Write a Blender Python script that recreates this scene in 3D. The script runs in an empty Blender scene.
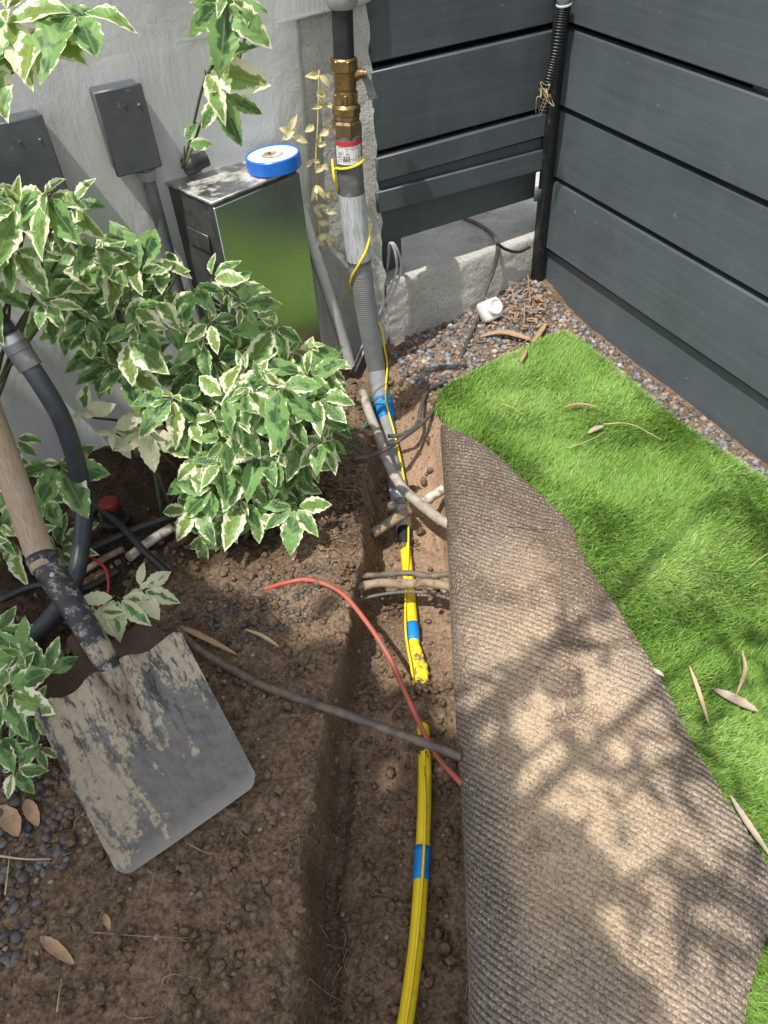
import bpy, math, random
import numpy as np
from mathutils import Vector, Matrix
random.seed(7); RNG = np.random.default_rng(11)
SC = bpy.context.scene; COL = SC.collection
PI = math.pi
# ------------------------------------------------------------------ camera model (1 unit = 1 m, camera 1 m above the soil)
F = 769.0; H = 1.0
_nad = np.array([60., 767., F]); _d = _nad/np.linalg.norm(_nad)
_up = -_d; _Y = np.array([0, 0, 1.]); _Y = _Y-_Y.dot(_up)*_up; _Y /= np.linalg.norm(_Y); _X = np.cross(_Y, _up)
RM = np.stack([_X, _Y, _up])
O = np.array([0, 0, H])
def ray(px, py): return RM@np.array([px-384., py-512., F])
def G(px, py, z=0.):
    r = ray(px, py); return O+r*((z-H)/r[2])
def PX(p):
    c = RM.T@(np.asarray(p, float)-O); return c[0]/c[2]*F+384, c[1]/c[2]*F+512
def plane(px, py, p0, n):
    r = ray(px, py); return O+r*(np.dot(p0-O, n)/np.dot(r, n))
C0 = G(537, 290, 0.006)                                    # foot of the fence corner
SD = np.array([.39, -.92, 0]); SD /= np.linalg.norm(SD)    # along the side fence, toward the camera
BD = np.array([.9023, .4311, 0])                           # along the back wall, to the right
BN = np.array([.4311, -.9023, 0])                          # back wall normal, toward the camera
SN = np.array([-.92, -.39, 0]); SN /= np.linalg.norm(SN)   # side fence normal, toward the turf
UP = np.array([0, 0, 1.])
def Q(px, py, off=0.): return plane(px, py, C0+BN*off, BN)
def S(px, py, off=0.): return plane(px, py, C0+SN*off, SN)
def Yp(px, py, y): return plane(px, py, np.array([0, y, 0]), np.array([0, 1., 0]))
def BW(a, off, z): return C0*np.array([1, 1, 0])+BD*a+BN*off+UP*z      # wall coordinates
def SW(a, off, z): return C0*np.array([1, 1, 0])+SD*a+SN*off+UP*z
TOSUN = np.array([-.30, -.31, 1.])

# ------------------------------------------------------------------ object helpers
def tag(o, label=None, cat=None, group=None, kind=None):
    if label: o['label'] = label
    if cat: o['category'] = cat
    if group: o['group'] = group
    if kind: o['kind'] = kind
    return o
def empty(name, loc, label, cat, group=None):
    o = bpy.data.objects.new(name, None); COL.objects.link(o); o.location = Vector(loc); o.empty_display_size = .05
    return tag(o, label, cat, group)
def link(name, me, mats, parent=None, recenter=True, smooth=True):
    o = bpy.data.objects.new(name, me); COL.objects.link(o)
    for m in (mats if isinstance(mats, (list, tuple)) else [mats]): me.materials.append(m)
    if smooth: me.polygons.foreach_set('use_smooth', [True]*len(me.polygons))
    if recenter:
        n = len(me.vertices); a = np.empty(n*3); me.vertices.foreach_get('co', a); a = a.reshape(-1, 3)
        c = (a.min(0)+a.max(0))/2
        if parent is None: c[2] = a[:, 2].min()
        me.vertices.foreach_set('co', (a-c).ravel()); me.update()
        w = Vector(c); p = parent
        while p is not None: w = w-p.location; p = p.parent
        o.location = w
    if parent: o.parent = parent
    return o
def fast_mesh(me, V, groups):
    """fill a mesh from arrays: groups = list of (n, k) index arrays"""
    V = np.ascontiguousarray(V, dtype=np.float32); me.vertices.add(len(V)); me.vertices.foreach_set('co', V.ravel())
    li = np.concatenate([g.ravel() for g in groups]).astype(np.int32); tot = np.concatenate([np.full(len(g), g.shape[1]) for g in groups]); st = np.concatenate([[0], np.cumsum(tot)[:-1]]).astype(np.int32)
    me.loops.add(len(li)); me.loops.foreach_set('vertex_index', li); me.polygons.add(len(tot)); me.polygons.foreach_set('loop_start', st)
    me.update(calc_edges=True); me.validate()
class MB:
    def __init__(s): s.v = []; s.f = []; s.n = 0; s.mi = []; s.attr = {}
    def add(s, V, Fc, mi=0, **at):
        V = np.asarray(V, float); k = s.n
        s.v.append(V); s.f += [tuple(i+k for i in f) for f in Fc]; s.mi += [mi]*len(Fc); s.n += len(V)
        for a, val in at.items():
            s.attr.setdefault(a, []).append((k, np.broadcast_to(np.asarray(val, float), (len(V),)+np.asarray(val).shape[1:]) if np.ndim(val) else np.full(len(V), float(val))))
        return s
    def box(s, c, ax, ay, az, bev=0.0, mi=0):
        """box centred c with half vectors ax, ay, az; bevelled edges"""
        c, ax, ay, az = [np.asarray(q, float) for q in (c, ax, ay, az)]
        L = [np.linalg.norm(q) for q in (ax, ay, az)]; E = [ax/L[0], ay/L[1], az/L[2]]
        if np.dot(np.cross(E[0], E[1]), E[2]) < 0: E[2] = -E[2]
        b = min(bev, .49*2*min(L))
        if b <= 0:
            V = [c+E[0]*L[0]*i+E[1]*L[1]*j+E[2]*L[2]*k for k in (-1, 1) for j in (-1, 1) for i in (-1, 1)]
            return s.add(V, [(0, 2, 3, 1), (4, 5, 7, 6), (0, 1, 5, 4), (2, 6, 7, 3), (0, 4, 6, 2), (1, 3, 7, 5)], mi)
        V = []; idx = {}
        for i in (-1, 1):
            for j in (-1, 1):
                for k in (-1, 1):
                    for a in range(3):
                        l = [L[0]-b, L[1]-b, L[2]-b]; l[a] = L[a]
                        idx[(i, j, k, a)] = len(V); V.append(c+E[0]*l[0]*i+E[1]*l[1]*j+E[2]*l[2]*k)
        fs = []
        sg = (-1, 1)
        def fa(ids):
            pts = [V[i] for i in ids]; n = np.cross(pts[1]-pts[0], pts[2]-pts[0]); m = sum(pts)/len(pts)-c
            fs.append(tuple(ids) if np.dot(n, m) > 0 else tuple(reversed(ids)))
        for a in range(3):
            o1, o2 = [q for q in range(3) if q != a]
            for sa in sg:
                ids = []
                for s1, s2 in ((-1, -1), (1, -1), (1, 1), (-1, 1)):
                    t = [0, 0, 0]; t[a] = sa; t[o1] = s1; t[o2] = s2; ids.append(idx[(*t, a)])
                fa(ids)
            for s1 in sg:
                for s2 in sg:
                    t1 = [0, 0, 0]; t1[o1] = s1; t1[o2] = s2; t1[a] = -1; t2 = list(t1); t2[a] = 1
                    fa([idx[(*t1, o1)], idx[(*t2, o1)], idx[(*t2, o2)], idx[(*t1, o2)]])
        for i in sg:
            for j in sg:
                for k in sg: fa([idx[(i, j, k, a)] for a in range(3)])
        return s.add(V, fs, mi)
    def tube(s, pts, rad, seg=12, caps=True, mi=0, squash=None, smooth=1):
        pts = [np.asarray(p, float) for p in pts]
        rad = list(rad) if np.ndim(rad) else [rad]*len(pts)
        n = len(pts); V = []; prev = None
        for i in range(n):
            t = pts[min(i+1, n-1)]-pts[max(i-1, 0)]; t = t/(np.linalg.norm(t)+1e-12)
            if prev is None:
                a = np.array([0, 0, 1.]) if abs(t[2]) < .9 else np.array([1., 0, 0])
                u = np.cross(t, a)
            else: u = prev-t*np.dot(prev, t)
            u /= np.linalg.norm(u)+1e-12; w = np.cross(t, u); prev = u
            for k in range(seg):
                an = 2*PI*k/seg; V.append(pts[i]+(u*math.cos(an)+w*math.sin(an))*rad[i])
        fs = []
        for i in range(n-1):
            for k in range(seg):
                k2 = (k+1) % seg; fs.append((i*seg+k, i*seg+k2, (i+1)*seg+k2, (i+1)*seg+k))
        if caps: fs.append(tuple(reversed(range(seg)))); fs.append(tuple(range((n-1)*seg, n*seg)))
        return s.add(V, fs, mi)
    def lathe(s, p0, p1, prof, seg=24, mi=0, caps=True, rot=0.0):
        """prof: list of (t along p0->p1 in 0..1, radius)"""
        p0 = np.asarray(p0, float); p1 = np.asarray(p1, float); d = p1-p0; t = d/np.linalg.norm(d)
        a = np.array([0, 0, 1.]) if abs(t[2]) < .9 else np.array([1., 0, 0])
        u = np.cross(t, a); u /= np.linalg.norm(u); w = np.cross(t, u); V = []; fs = []
        for q, r in prof:
            for k in range(seg):
                an = rot+2*PI*k/seg; V.append(p0+d*q+(u*math.cos(an)+w*math.sin(an))*r)
        for i in range(len(prof)-1):
            for k in range(seg):
                k2 = (k+1) % seg; fs.append((i*seg+k, i*seg+k2, (i+1)*seg+k2, (i+1)*seg+k))
        if caps: fs.append(tuple(reversed(range(seg)))); fs.append(tuple(range((len(prof)-1)*seg, len(prof)*seg)))
        return s.add(V, fs, mi)
    def build(s, name, mats, parent=None, smooth=True, angle=None, recenter=True):
        me = bpy.data.meshes.new(name); V = np.concatenate(s.v) if s.v else np.zeros((0, 3))
        me.from_pydata(V.tolist(), [], s.f)
        if any(s.mi): me.polygons.foreach_set('material_index', s.mi)
        for a, lst in s.attr.items():
            arr = np.zeros(s.n)
            for k, val in lst: arr[k:k+len(val)] = val
            me.attributes.new(a, 'FLOAT', 'POINT').data.foreach_set('value', arr)
        me.update()
        o = link(name, me, mats, parent, recenter, smooth)
        if smooth and angle: 
            try: me.set_sharp_from_angle(angle=math.radians(angle))
            except Exception: pass
        return o
def bez(pts, n=24):
    """Catmull-Rom through the points"""
    P = [np.asarray(p, float) for p in pts]; P = [2*P[0]-P[1]]+P+[2*P[-1]-P[-2]]; out = []
    m = len(P)-3
    for i in range(m):
        k = max(2, n//m)
        for j in range(k):
            t = j/k; a, b, c, d = P[i:i+4]
            out.append(.5*((2*b)+(-a+c)*t+(2*a-5*b+4*c-d)*t*t+(-a+3*b-3*c+d)*t**3))
    out.append(P[-2]); return out
# ------------------------------------------------------------------ numpy noise
_perm = RNG.random((256, 256))
def vnoise(x, y, seed=0):
    x = np.asarray(x, float)+seed*17.13; y = np.asarray(y, float)+seed*9.71
    xi = np.floor(x).astype(int); yi = np.floor(y).astype(int); fx = x-xi; fy = y-yi
    fx = fx*fx*(3-2*fx); fy = fy*fy*(3-2*fy)
    g = lambda a, b: _perm[a % 256, b % 256]
    return (g(xi, yi)*(1-fx)+g(xi+1, yi)*fx)*(1-fy)+(g(xi, yi+1)*(1-fx)+g(xi+1, yi+1)*fx)*fy
def fbm(x, y, sc, oct=4, seed=0, gain=.5):
    r = 0; a = 1; t = 0
    for o in range(oct):
        r = r+a*(vnoise(x*sc, y*sc, seed+o*3)-.5); t += a; a *= gain; sc *= 2.03
    return r/t*2
# ------------------------------------------------------------------ materials
def new_mat(name):
    m = bpy.data.materials.new(name); m.use_nodes = True; nt = m.node_tree; nt.nodes.clear()
    out = nt.nodes.new('ShaderNodeOutputMaterial'); b = nt.nodes.new('ShaderNodeBsdfPrincipled')
    nt.links.new(b.outputs[0], out.inputs[0]); return m, nt, b, out
def N(nt, typ, **kw):
    n = nt.nodes.new(typ)
    for k, v in kw.items():
        if k in n.inputs if isinstance(k, str) else False: n.inputs[k].default_value = v
        else: setattr(n, k, v)
    return n
def noise(nt, vec, scale, detail=4, rough=.55, dist=0.):
    n = nt.nodes.new('ShaderNodeTexNoise'); n.inputs['Scale'].default_value = scale; n.inputs['Detail'].default_value = detail
    n.inputs['Roughness'].default_value = rough; n.inputs['Distortion'].default_value = dist
    nt.links.new(vec, n.inputs['Vector']); return n.outputs['Fac']
def ramp(nt, fac, stops, interp='LINEAR'):
    r = nt.nodes.new('ShaderNodeValToRGB'); r.color_ramp.interpolation = interp; e = r.color_ramp.elements
    while len(e) < len(stops): e.new(.5)
    for el, (p, c) in zip(e, stops):
        el.position = p; el.color = (*c, 1) if np.ndim(c) else (c, c, c, 1)
    nt.links.new(fac, r.inputs['Fac']); return r.outputs['Color']
def math_(nt, op, a, b=None, clamp=False):
    n = nt.nodes.new('ShaderNodeMath'); n.operation = op; n.use_clamp = clamp
    for i, q in enumerate((a, b)):
        if q is None: continue
        if isinstance(q, (int, float)): n.inputs[i].default_value = q
        else: nt.links.new(q, n.inputs[i])
    return n.outputs[0]
def mix(nt, fac, a, b, mode='MIX'):
    n = nt.nodes.new('ShaderNodeMix'); n.data_type = 'RGBA'; n.blend_type = mode
    for i, q in ((0, fac), (6, a), (7, b)):
        if isinstance(q, (int, float)): n.inputs[i].default_value = q
        elif isinstance(q, (tuple, list)): n.inputs[i].default_value = (*q[:3], 1)
        else: nt.links.new(q, n.inputs[i])
    return n.outputs[2]
def pos(nt, scale=None):
    g = nt.nodes.new('ShaderNodeNewGeometry').outputs['Position']
    if scale is None: return g
    m = nt.nodes.new('ShaderNodeMapping'); m.inputs['Scale'].default_value = scale; nt.links.new(g, m.inputs['Vector']); return m.outputs[0]
def rotpos(nt, yaw, scale):
    """position turned so that x runs along a wall direction (yaw), then scaled"""
    g = nt.nodes.new('ShaderNodeNewGeometry').outputs['Position']
    m = nt.nodes.new('ShaderNodeMapping'); m.vector_type = 'POINT'; m.inputs['Rotation'].default_value = (0, 0, -yaw); nt.links.new(g, m.inputs['Vector'])
    m2 = nt.nodes.new('ShaderNodeMapping'); m2.inputs['Scale'].default_value = scale; nt.links.new(m.outputs[0], m2.inputs['Vector']); return m2.outputs[0]
def attr(nt, name):
    a = nt.nodes.new('ShaderNodeAttribute'); a.attribute_name = name; return a
def bump(nt, b, h, strength, dist, prev=None):
    n = nt.nodes.new('ShaderNodeBump'); n.inputs['Strength'].default_value = strength; n.inputs['Distance'].default_value = dist
    nt.links.new(h, n.inputs['Height'])
    if prev is not None: nt.links.new(prev, n.inputs['Normal'])
    nt.links.new(n.outputs[0], b.inputs['Normal']); return n.outputs[0]
def simple(name, c1, c2=None, scale=40, rough=.6, metal=0., bs=0., bscale=200, bdist=.002, dirt=None, dscale=25, dlo=.5, dhi=.7, spec=.5, rvar=.15):
    m, nt, b, out = new_mat(name); p = pos(nt)
    f = noise(nt, p, scale, 5)
    col = mix(nt, ramp(nt, f, [(.3, 0.), (.7, 1.)]), c1, c2 or c1)
    if dirt:
        d = noise(nt, p, dscale, 8, .65); dm = ramp(nt, d, [(dlo, 0.), (dhi, 1.)]); col = mix(nt, dm, col, dirt)
    nt.links.new(col, b.inputs['Base Color']); b.inputs['Metallic'].default_value = metal; b.inputs['Specular IOR Level'].default_value = spec
    r = noise(nt, p, scale*2.3, 4); rr = nt.nodes.new('ShaderNodeMapRange'); rr.inputs[3].default_value = max(.02, rough-rvar); rr.inputs[4].default_value = min(1, rough+rvar)
    nt.links.new(r, rr.inputs[0]); nt.links.new(rr.outputs[0], b.inputs['Roughness'])
    if bs: bump(nt, b, noise(nt, p, bscale, 6, .6), bs, bdist)
    return m
M = {}
def mats():
    # painted boards -------------------------------------------------
    def paint(name, yaw, c):
        m, nt, b, out = new_mat(name)
        g = noise(nt, rotpos(nt, yaw, (4, 4, 90)), 1., 6, .6, .4); p = pos(nt)
        big = noise(nt, p, 5, 4)
        col = mix(nt, ramp(nt, big, [(.35, 0.), (.7, 1.)]), c, tuple(q*1.35 for q in c))
        col = mix(nt, ramp(nt, g, [(.35, .0), (.75, .35)]), col, tuple(q*1.7 for q in c))
        specks = ramp(nt, noise(nt, p, 95, 2, .5), [(.735, 0.), (.76, 1.)]); col = mix(nt, math_(nt, 'MULTIPLY', specks, .5), col, (.30, .31, .30))
        dust = ramp(nt, noise(nt, rotpos(nt, yaw, (14, 14, 5)), 1., 6, .7), [(.5, 0.), (.8, .3)]); col = mix(nt, dust, col, (.16, .165, .165))
        nt.links.new(col, b.inputs['Base Color'])
        nt.links.new(ramp(nt, g, [(.2, .36), (.8, .58)]), b.inputs['Roughness'])
        n1 = bump(nt, b, g, .35, .0012); bump(nt, b, noise(nt, p, 260, 4), .18, .0006, n1); return m
    M['paint_side'] = paint('dark_grey_board_paint', math.atan2(SD[1], SD[0]), (.070, .085, .096))
    M['paint_back'] = paint('dark_blue_grey_board_paint', math.atan2(BD[1], BD[0]), (.058, .070, .078))
    M['post'] = simple('black_post_paint', (.012, .013, .015), (.03, .03, .032), 30, .5, bs=.3, bscale=120, dirt=(.25, .23, .2), dscale=60, dlo=.62, dhi=.72)
    # stucco ---------------------------------------------------------
    m, nt, b, out = new_mat('smooth_grey_stucco'); y = math.atan2(BD[1], BD[0])
    a = noise(nt, rotpos(nt, y, (6, 6, 1.2)), 1., 7, .6, .3); a2 = noise(nt, rotpos(nt, y, (2.2, 2.2, 1.6)), 1.3, 5, .6, .8)
    col = mix(nt, ramp(nt, a, [(.3, 0.), (.72, 1.)]), (.46, .475, .46), (.60, .615, .60))
    col = mix(nt, ramp(nt, a2, [(.42, 0.), (.75, .55)]), col, (.34, .35, .33))
    st = ramp(nt, noise(nt, rotpos(nt, y, (22, 22, 2.0)), 1., 6, .7), [(.55, 0.), (.78, .5)]); col = mix(nt, st, col, (.70, .705, .68))
    nt.links.new(col, b.inputs['Base Color']); b.inputs['Roughness'].default_value = .62
    n1 = bump(nt, b, noise(nt, rotpos(nt, y, (9, 9, 4)), 1., 5, .6, 1.), .5, .01); bump(nt, b, noise(nt, pos(nt), 170, 5, .6), .22, .0015, n1); M['stucco'] = m
    # concrete -------------------------------------------------------
    def conc(name, c1, c2, stain, sl, hole=.3):
        m, nt, b, out = new_mat(name); p = pos(nt)
        a = noise(nt, p, 9, 8, .62); col = mix(nt, ramp(nt, a, [(.32, 0.), (.68, 1.)]), c1, c2)
        sp = noise(nt, p, 210, 3, .6); col = mix(nt, ramp(nt, sp, [(.3, .55), (.5, 0.)]), col, tuple(q*.55 for q in c1))
        s = noise(nt, p, 5.5, 7, .7, .5); col = mix(nt, ramp(nt, s, [(sl, 0.), (sl+.13, .85)]), col, stain)
        vor = nt.nodes.new('ShaderNodeTexVoronoi'); vor.inputs['Scale'].default_value = 65; nt.links.new(p, vor.inputs['Vector'])
        pit = ramp(nt, vor.outputs['Distance'], [(.0, 0.), (.22, 1.)]); col = mix(nt, math_(nt, 'MULTIPLY', math_(nt, 'SUBTRACT', 1., pit), hole), col, (.12, .115, .105))
        nt.links.new(col, b.inputs['Base Color']); b.inputs['Roughness'].default_value = .88
        n1 = bump(nt, b, noise(nt, p, 60, 8, .65), .7, .006); n2 = bump(nt, b, pit, .35, .002, n1); bump(nt, b, sp, .3, .0015, n2); return m
    M['conc'] = conc('rough_grey_concrete', (.46, .455, .425), (.60, .595, .56), (.46, .39, .30), .66)
    M['foot'] = conc('weathered_concrete', (.36, .35, .325), (.54, .525, .49), (.27, .19, .125), .56, .6)
    # soil -----------------------------------------------------------
    def soil(name, attrs=True):
        m, nt, b, out = new_mat(name); p = pos(nt)
        a = noise(nt, p, 14, 9, .66); f = noise(nt, p, 170, 7, .68)
        col = mix(nt, ramp(nt, a, [(.3, 0.), (.7, 1.)]), (.140, .092, .058), (.30, .215, .143))
        col = mix(nt, ramp(nt, f, [(.32, .9), (.54, 0.)]), col, (.042, .026, .016))
        col = mix(nt, ramp(nt, f, [(.56, 0.), (.74, .75)]), col, (.42, .31, .215))
        g = ramp(nt, noise(nt, p, 420, 2, .5), [(.69, 0.), (.73, .8)]); col = mix(nt, g, col, (.42, .34, .25))
        if attrs:
            d = attr(nt, 'dry').outputs['Fac']; col = mix(nt, d, col, mix(nt, f, (.27, .17, .105), (.64, .455, .315)))  # sunlit stretches of soil painted paler
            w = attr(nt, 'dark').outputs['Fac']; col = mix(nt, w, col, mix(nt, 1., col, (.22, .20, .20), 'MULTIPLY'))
        nt.links.new(col, b.inputs['Base Color']); b.inputs['Roughness'].default_value = .95; b.inputs['Specular IOR Level'].default_value = .2
        n1 = bump(nt, b, noise(nt, p, 75, 8, .7), .9, .006); bump(nt, b, f, .8, .003, n1); return m
    M['soil'] = soil('brown_garden_soil'); M['clod'] = soil('crumbled_soil', False)
    # gravel: colour per stone ---------------------------------------
    m, nt, b, out = new_mat('river_gravel'); p = pos(nt); r = attr(nt, 'tone').outputs['Fac']
    c = ramp(nt, r, [(0., (.035, .04, .05)), (.25, (.10, .115, .135)), (.45, (.20, .21, .23)), (.6, (.27, .265, .26)), (.75, (.33, .23, .16)), (.92, (.20, .12, .08)), (1., (.55, .52, .47))])
    c = mix(nt, ramp(nt, noise(nt, p, 130, 5, .6), [(.35, .0), (.75, .5)]), c, (.30, .25, .20))
    nt.links.new(c, b.inputs['Base Color']); b.inputs['Roughness'].default_value = .62; bump(nt, b, noise(nt, p, 420, 4), .25, .0008); M['gravel'] = m
    m, nt, b, out = new_mat('dark_beach_pebble'); p = pos(nt); r = attr(nt, 'tone').outputs['Fac']
    c = ramp(nt, r, [(0., (.022, .024, .03)), (.5, (.07, .078, .09)), (.8, (.13, .135, .145)), (.93, (.17, .12, .09)), (1., (.35, .33, .3))])
    c = mix(nt, ramp(nt, noise(nt, p, 90, 5, .6), [(.38, .0), (.62, .75)]), c, (.13, .09, .062))
    nt.links.new(c, b.inputs['Base Color']); b.inputs['Roughness'].default_value = .5; bump(nt, b, noise(nt, p, 300, 4), .2, .0008); M['pebble'] = m
    # turf -----------------------------------------------------------
    m, nt, b, out = new_mat('artificial_grass_fibre'); r = attr(nt, 'tone').outputs['Fac']; t = attr(nt, 'tip').outputs['Fac']
    c = ramp(nt, r, [(0., (.16, .29, .045)), (.4, (.30, .54, .10)), (.75, (.46, .69, .19)), (.9, (.62, .70, .36)), (1., (.44, .38, .21))])
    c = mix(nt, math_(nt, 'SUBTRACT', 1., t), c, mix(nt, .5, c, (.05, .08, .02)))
    nt.links.new(c, b.inputs['Base Color']); b.inputs['Roughness'].default_value = .42; b.inputs['Specular IOR Level'].default_value = .45
    tr = nt.nodes.new('ShaderNodeBsdfTranslucent'); nt.links.new(c, tr.inputs[0]); ms = nt.nodes.new('ShaderNodeMixShader'); ms.inputs[0].default_value = .22
    nt.links.new(b.outputs[0], ms.inputs[1]); nt.links.new(tr.outputs[0], ms.inputs[2]); nt.links.new(ms.outputs[0], out.inputs[0]); M['blade'] = m
    M['thatch'] = simple('turf_thatch', (.035, .075, .015), (.09, .12, .035), 160, .9, bs=.6, bscale=400)
    m, nt, b, out = new_mat('ribbed_turf_backing'); p = pos(nt)
    rw = attr(nt, 'row').outputs['Fac']; sx = attr(nt, 'stitch').outputs['Fac']
    rowi = math_(nt, 'FLOOR', rw)
    par = math_(nt, 'MULTIPLY', math_(nt, 'FRACT', math_(nt, 'MULTIPLY', rowi, .5)), 1.)
    jit = math_(nt, 'MULTIPLY', noise(nt, p, 60, 3), .8)
    ss = math_(nt, 'ABSOLUTE', math_(nt, 'SINE', math_(nt, 'MULTIPLY', math_(nt, 'ADD', math_(nt, 'ADD', sx, par), jit), PI)))
    rr = math_(nt, 'ABSOLUTE', math_(nt, 'SINE', math_(nt, 'MULTIPLY', rw, PI)))
    knot = math_(nt, 'MULTIPLY', math_(nt, 'POWER', rr, .6), math_(nt, 'ADD', math_(nt, 'MULTIPLY', math_(nt, 'POWER', ss, .7), .38), .62))
    a = noise(nt, p, 4.2, 6, .62, .4); a2 = noise(nt, p, 9, 7, .66); fi = noise(nt, p, 300, 4, .75)
    dirt = math_(nt, 'ADD', attr(nt, 'dirt').outputs['Fac'], math_(nt, 'MULTIPLY', math_(nt, 'SUBTRACT', a2, .5), 1.5), True)
    grey = mix(nt, ramp(nt, a, [(.35, 0.), (.65, 1.)]), (.105, .086, .072), (.225, .195, .17))
    tan = mix(nt, a2, (.27, .195, .128), (.63, .475, .315))
    c = mix(nt, dirt, grey, tan)
    c = mix(nt, ramp(nt, math_(nt, 'ADD', a2, math_(nt, 'MULTIPLY', attr(nt, 'stain').outputs['Fac'], .16)), [(.54, 0.), (.68, .85)]), c, (.085, .056, .040))
    c = mix(nt, math_(nt, 'MULTIPLY', ramp(nt, knot, [(.25, .95), (.72, 0.)]), math_(nt, 'SUBTRACT', 1., math_(nt, 'MULTIPLY', dirt, .85))), c, (.06, .045, .035))
    c = mix(nt, ramp(nt, fi, [(.34, .8), (.5, 0.)]), c, (.07, .05, .035)); c = mix(nt, ramp(nt, fi, [(.53, 0.), (.66, .65)]), c, (.62, .52, .40))
    nt.links.new(c, b.inputs['Base Color']); b.inputs['Roughness'].default_value = .8
    n1 = bump(nt, b, math_(nt, 'MULTIPLY', knot, math_(nt, 'SUBTRACT', 1., math_(nt, 'MULTIPLY', dirt, .6))), .7, .0024); bump(nt, b, fi, .5, .0014, n1); M['backing'] = m
    # leaves ---------------------------------------------------------
    def leafmat(name, green, green2, cream, bias, tr_amt=.28):
        m, nt, b, out = new_mat(name); p = pos(nt)
        e = attr(nt, 'edge').outputs['Fac']; r = attr(nt, 'rnd').outputs['Fac']
        n1 = noise(nt, p, 75, 4, .55, .6)
        thr = math_(nt, 'ADD', math_(nt, 'MULTIPLY', math_(nt, 'SUBTRACT', .5, r), .75), bias)
        k = math_(nt, 'SUBTRACT', math_(nt, 'ADD', e, math_(nt, 'MULTIPLY', math_(nt, 'SUBTRACT', n1, .5), 1.75)), thr)
        cm = ramp(nt, k, [(.0, 0.), (.10, 1.)])
        sage = ramp(nt, math_(nt, 'ADD', math_(nt, 'MULTIPLY', e, .35), noise(nt, p, 46, 3, .5)), [(.56, 0.), (.66, .75)])
        vein = attr(nt, 'vein').outputs['Fac']
        c = mix(nt, r, green, green2); c = mix(nt, ramp(nt, r, [(.52, 0.), (.85, .8)]), c, (green2[0]*2.0, green2[1]*1.3, green2[2]*.8)); c = mix(nt, sage, c, tuple(q*1.7+.035 for q in green2))
        c = mix(nt, cm, c, cream); c = mix(nt, math_(nt, 'MULTIPLY', ramp(nt, vein, [(0., 1.), (.10, 0.)]), .28), c, (.42, .52, .22))
        nt.links.new(c, b.inputs['Base Color']); b.inputs['Roughness'].default_value = .46; b.inputs['Specular IOR Level'].default_value = .35
        bump(nt, b, math_(nt, 'SINE', math_(nt, 'MULTIPLY', attr(nt, 'ridge').outputs['Fac'], 44.)), .22, .001)
        t = nt.nodes.new('ShaderNodeBsdfTranslucent'); nt.links.new(mix(nt, .35, c, (.45, .65, .10)), t.inputs[0]); ms = nt.nodes.new('ShaderNodeMixShader'); ms.inputs[0].default_value = tr_amt
        nt.links.new(b.outputs[0], ms.inputs[1]); nt.links.new(t.outputs[0], ms.inputs[2]); nt.links.new(ms.outputs[0], out.inputs[0]); return m
    M['leaf'] = leafmat('variegated_leaf', (.022, .072, .026), (.115, .225, .055), (.80, .80, .56), .66)
    M['leafpale'] = leafmat('cream_leaf', (.06, .16, .04), (.10, .24, .06), (.68, .67, .46), .02)
    M['treeleaf'] = leafmat('plain_green_leaf', (.03, .09, .02), (.05, .13, .03), (.08, .17, .04), 2.0, .12)
    M['dryleaf'] = leafmat('yellow_dry_leaf', (.60, .52, .20), (.70, .62, .30), (.76, .70, .45), .3)
    M['stem'] = simple('green_brown_stem', (.05, .075, .025), (.12, .10, .055), 40, .7)
    M['drystem'] = simple('yellow_dry_stem', (.58, .50, .24), (.42, .34, .16), 40, .8)
    M['bark'] = simple('grey_brown_bark', (.12, .09, .065), (.2, .16, .12), 30, .9, bs=.7, bscale=60, bdist=.01)
    # metals & plastics ----------------------------------------------
    m, nt, b, out = new_mat('brushed_stainless_steel'); p = pos(nt)
    g = noise(nt, pos(nt, (3, 3, 260)), 1., 5, .6); nt.links.new(mix(nt, g, (.38, .40, .37), (.47, .48, .44)), b.inputs['Base Color'])
    sm = noise(nt, p, 13, 6, .6, .5)
    nt.links.new(ramp(nt, sm, [(.3, .17), (.75, .30)]), b.inputs['Roughness']); b.inputs['Metallic'].default_value = 1.; bump(nt, b, g, .05, .0006); M['steel'] = m
    m, nt, b, out = new_mat('dusty_cabinet_lid'); p = pos(nt); d = ramp(nt, noise(nt, p, 28, 8, .66), [(.42, 0.), (.6, 1.)])
    nt.links.new(mix(nt, d, (.42, .43, .42), (.50, .47, .42)), b.inputs['Base Color']); nt.links.new(math_(nt, 'SUBTRACT', 1., math_(nt, 'MULTIPLY', d, .9)), b.inputs['Metallic']); nt.links.new(ramp(nt, d, [(0., .35), (1., .85)]), b.inputs['Roughness']); M['lid'] = m
    M['cabside'] = simple('dull_steel_side', (.09, .095, .095), (.16, .16, .155), 20, .42, .6, dirt=(.05, .05, .045), dscale=30)
    M['boxgrey'] = simple('grey_enclosure_plastic', (.058, .066, .076), (.085, .095, .106), 25, .42, dirt=(.22, .22, .21), dscale=60, dlo=.62, dhi=.75)
    M['screw'] = simple('screw_metal', (.5, .5, .5), (.35, .35, .35), 60, .4, .9)
    M['conduitgrey'] = simple('grey_conduit_plastic', (.22, .23, .24), (.30, .31, .32), 30, .5, dirt=(.36, .33, .28), dscale=40, dlo=.5, dhi=.72)
    M['palepipe'] = simple('pale_grey_plastic_pipe', (.46, .46, .44), (.56, .56, .54), 30, .5, dirt=(.36, .33, .28), dscale=40, dlo=.55, dhi=.75)
    M['sleeve'] = simple('grey_pipe_sleeve', (.10, .105, .11), (.14, .145, .15), 30, .45, dirt=(.26, .25, .23), dscale=50, dlo=.55, dhi=.75)
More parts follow.
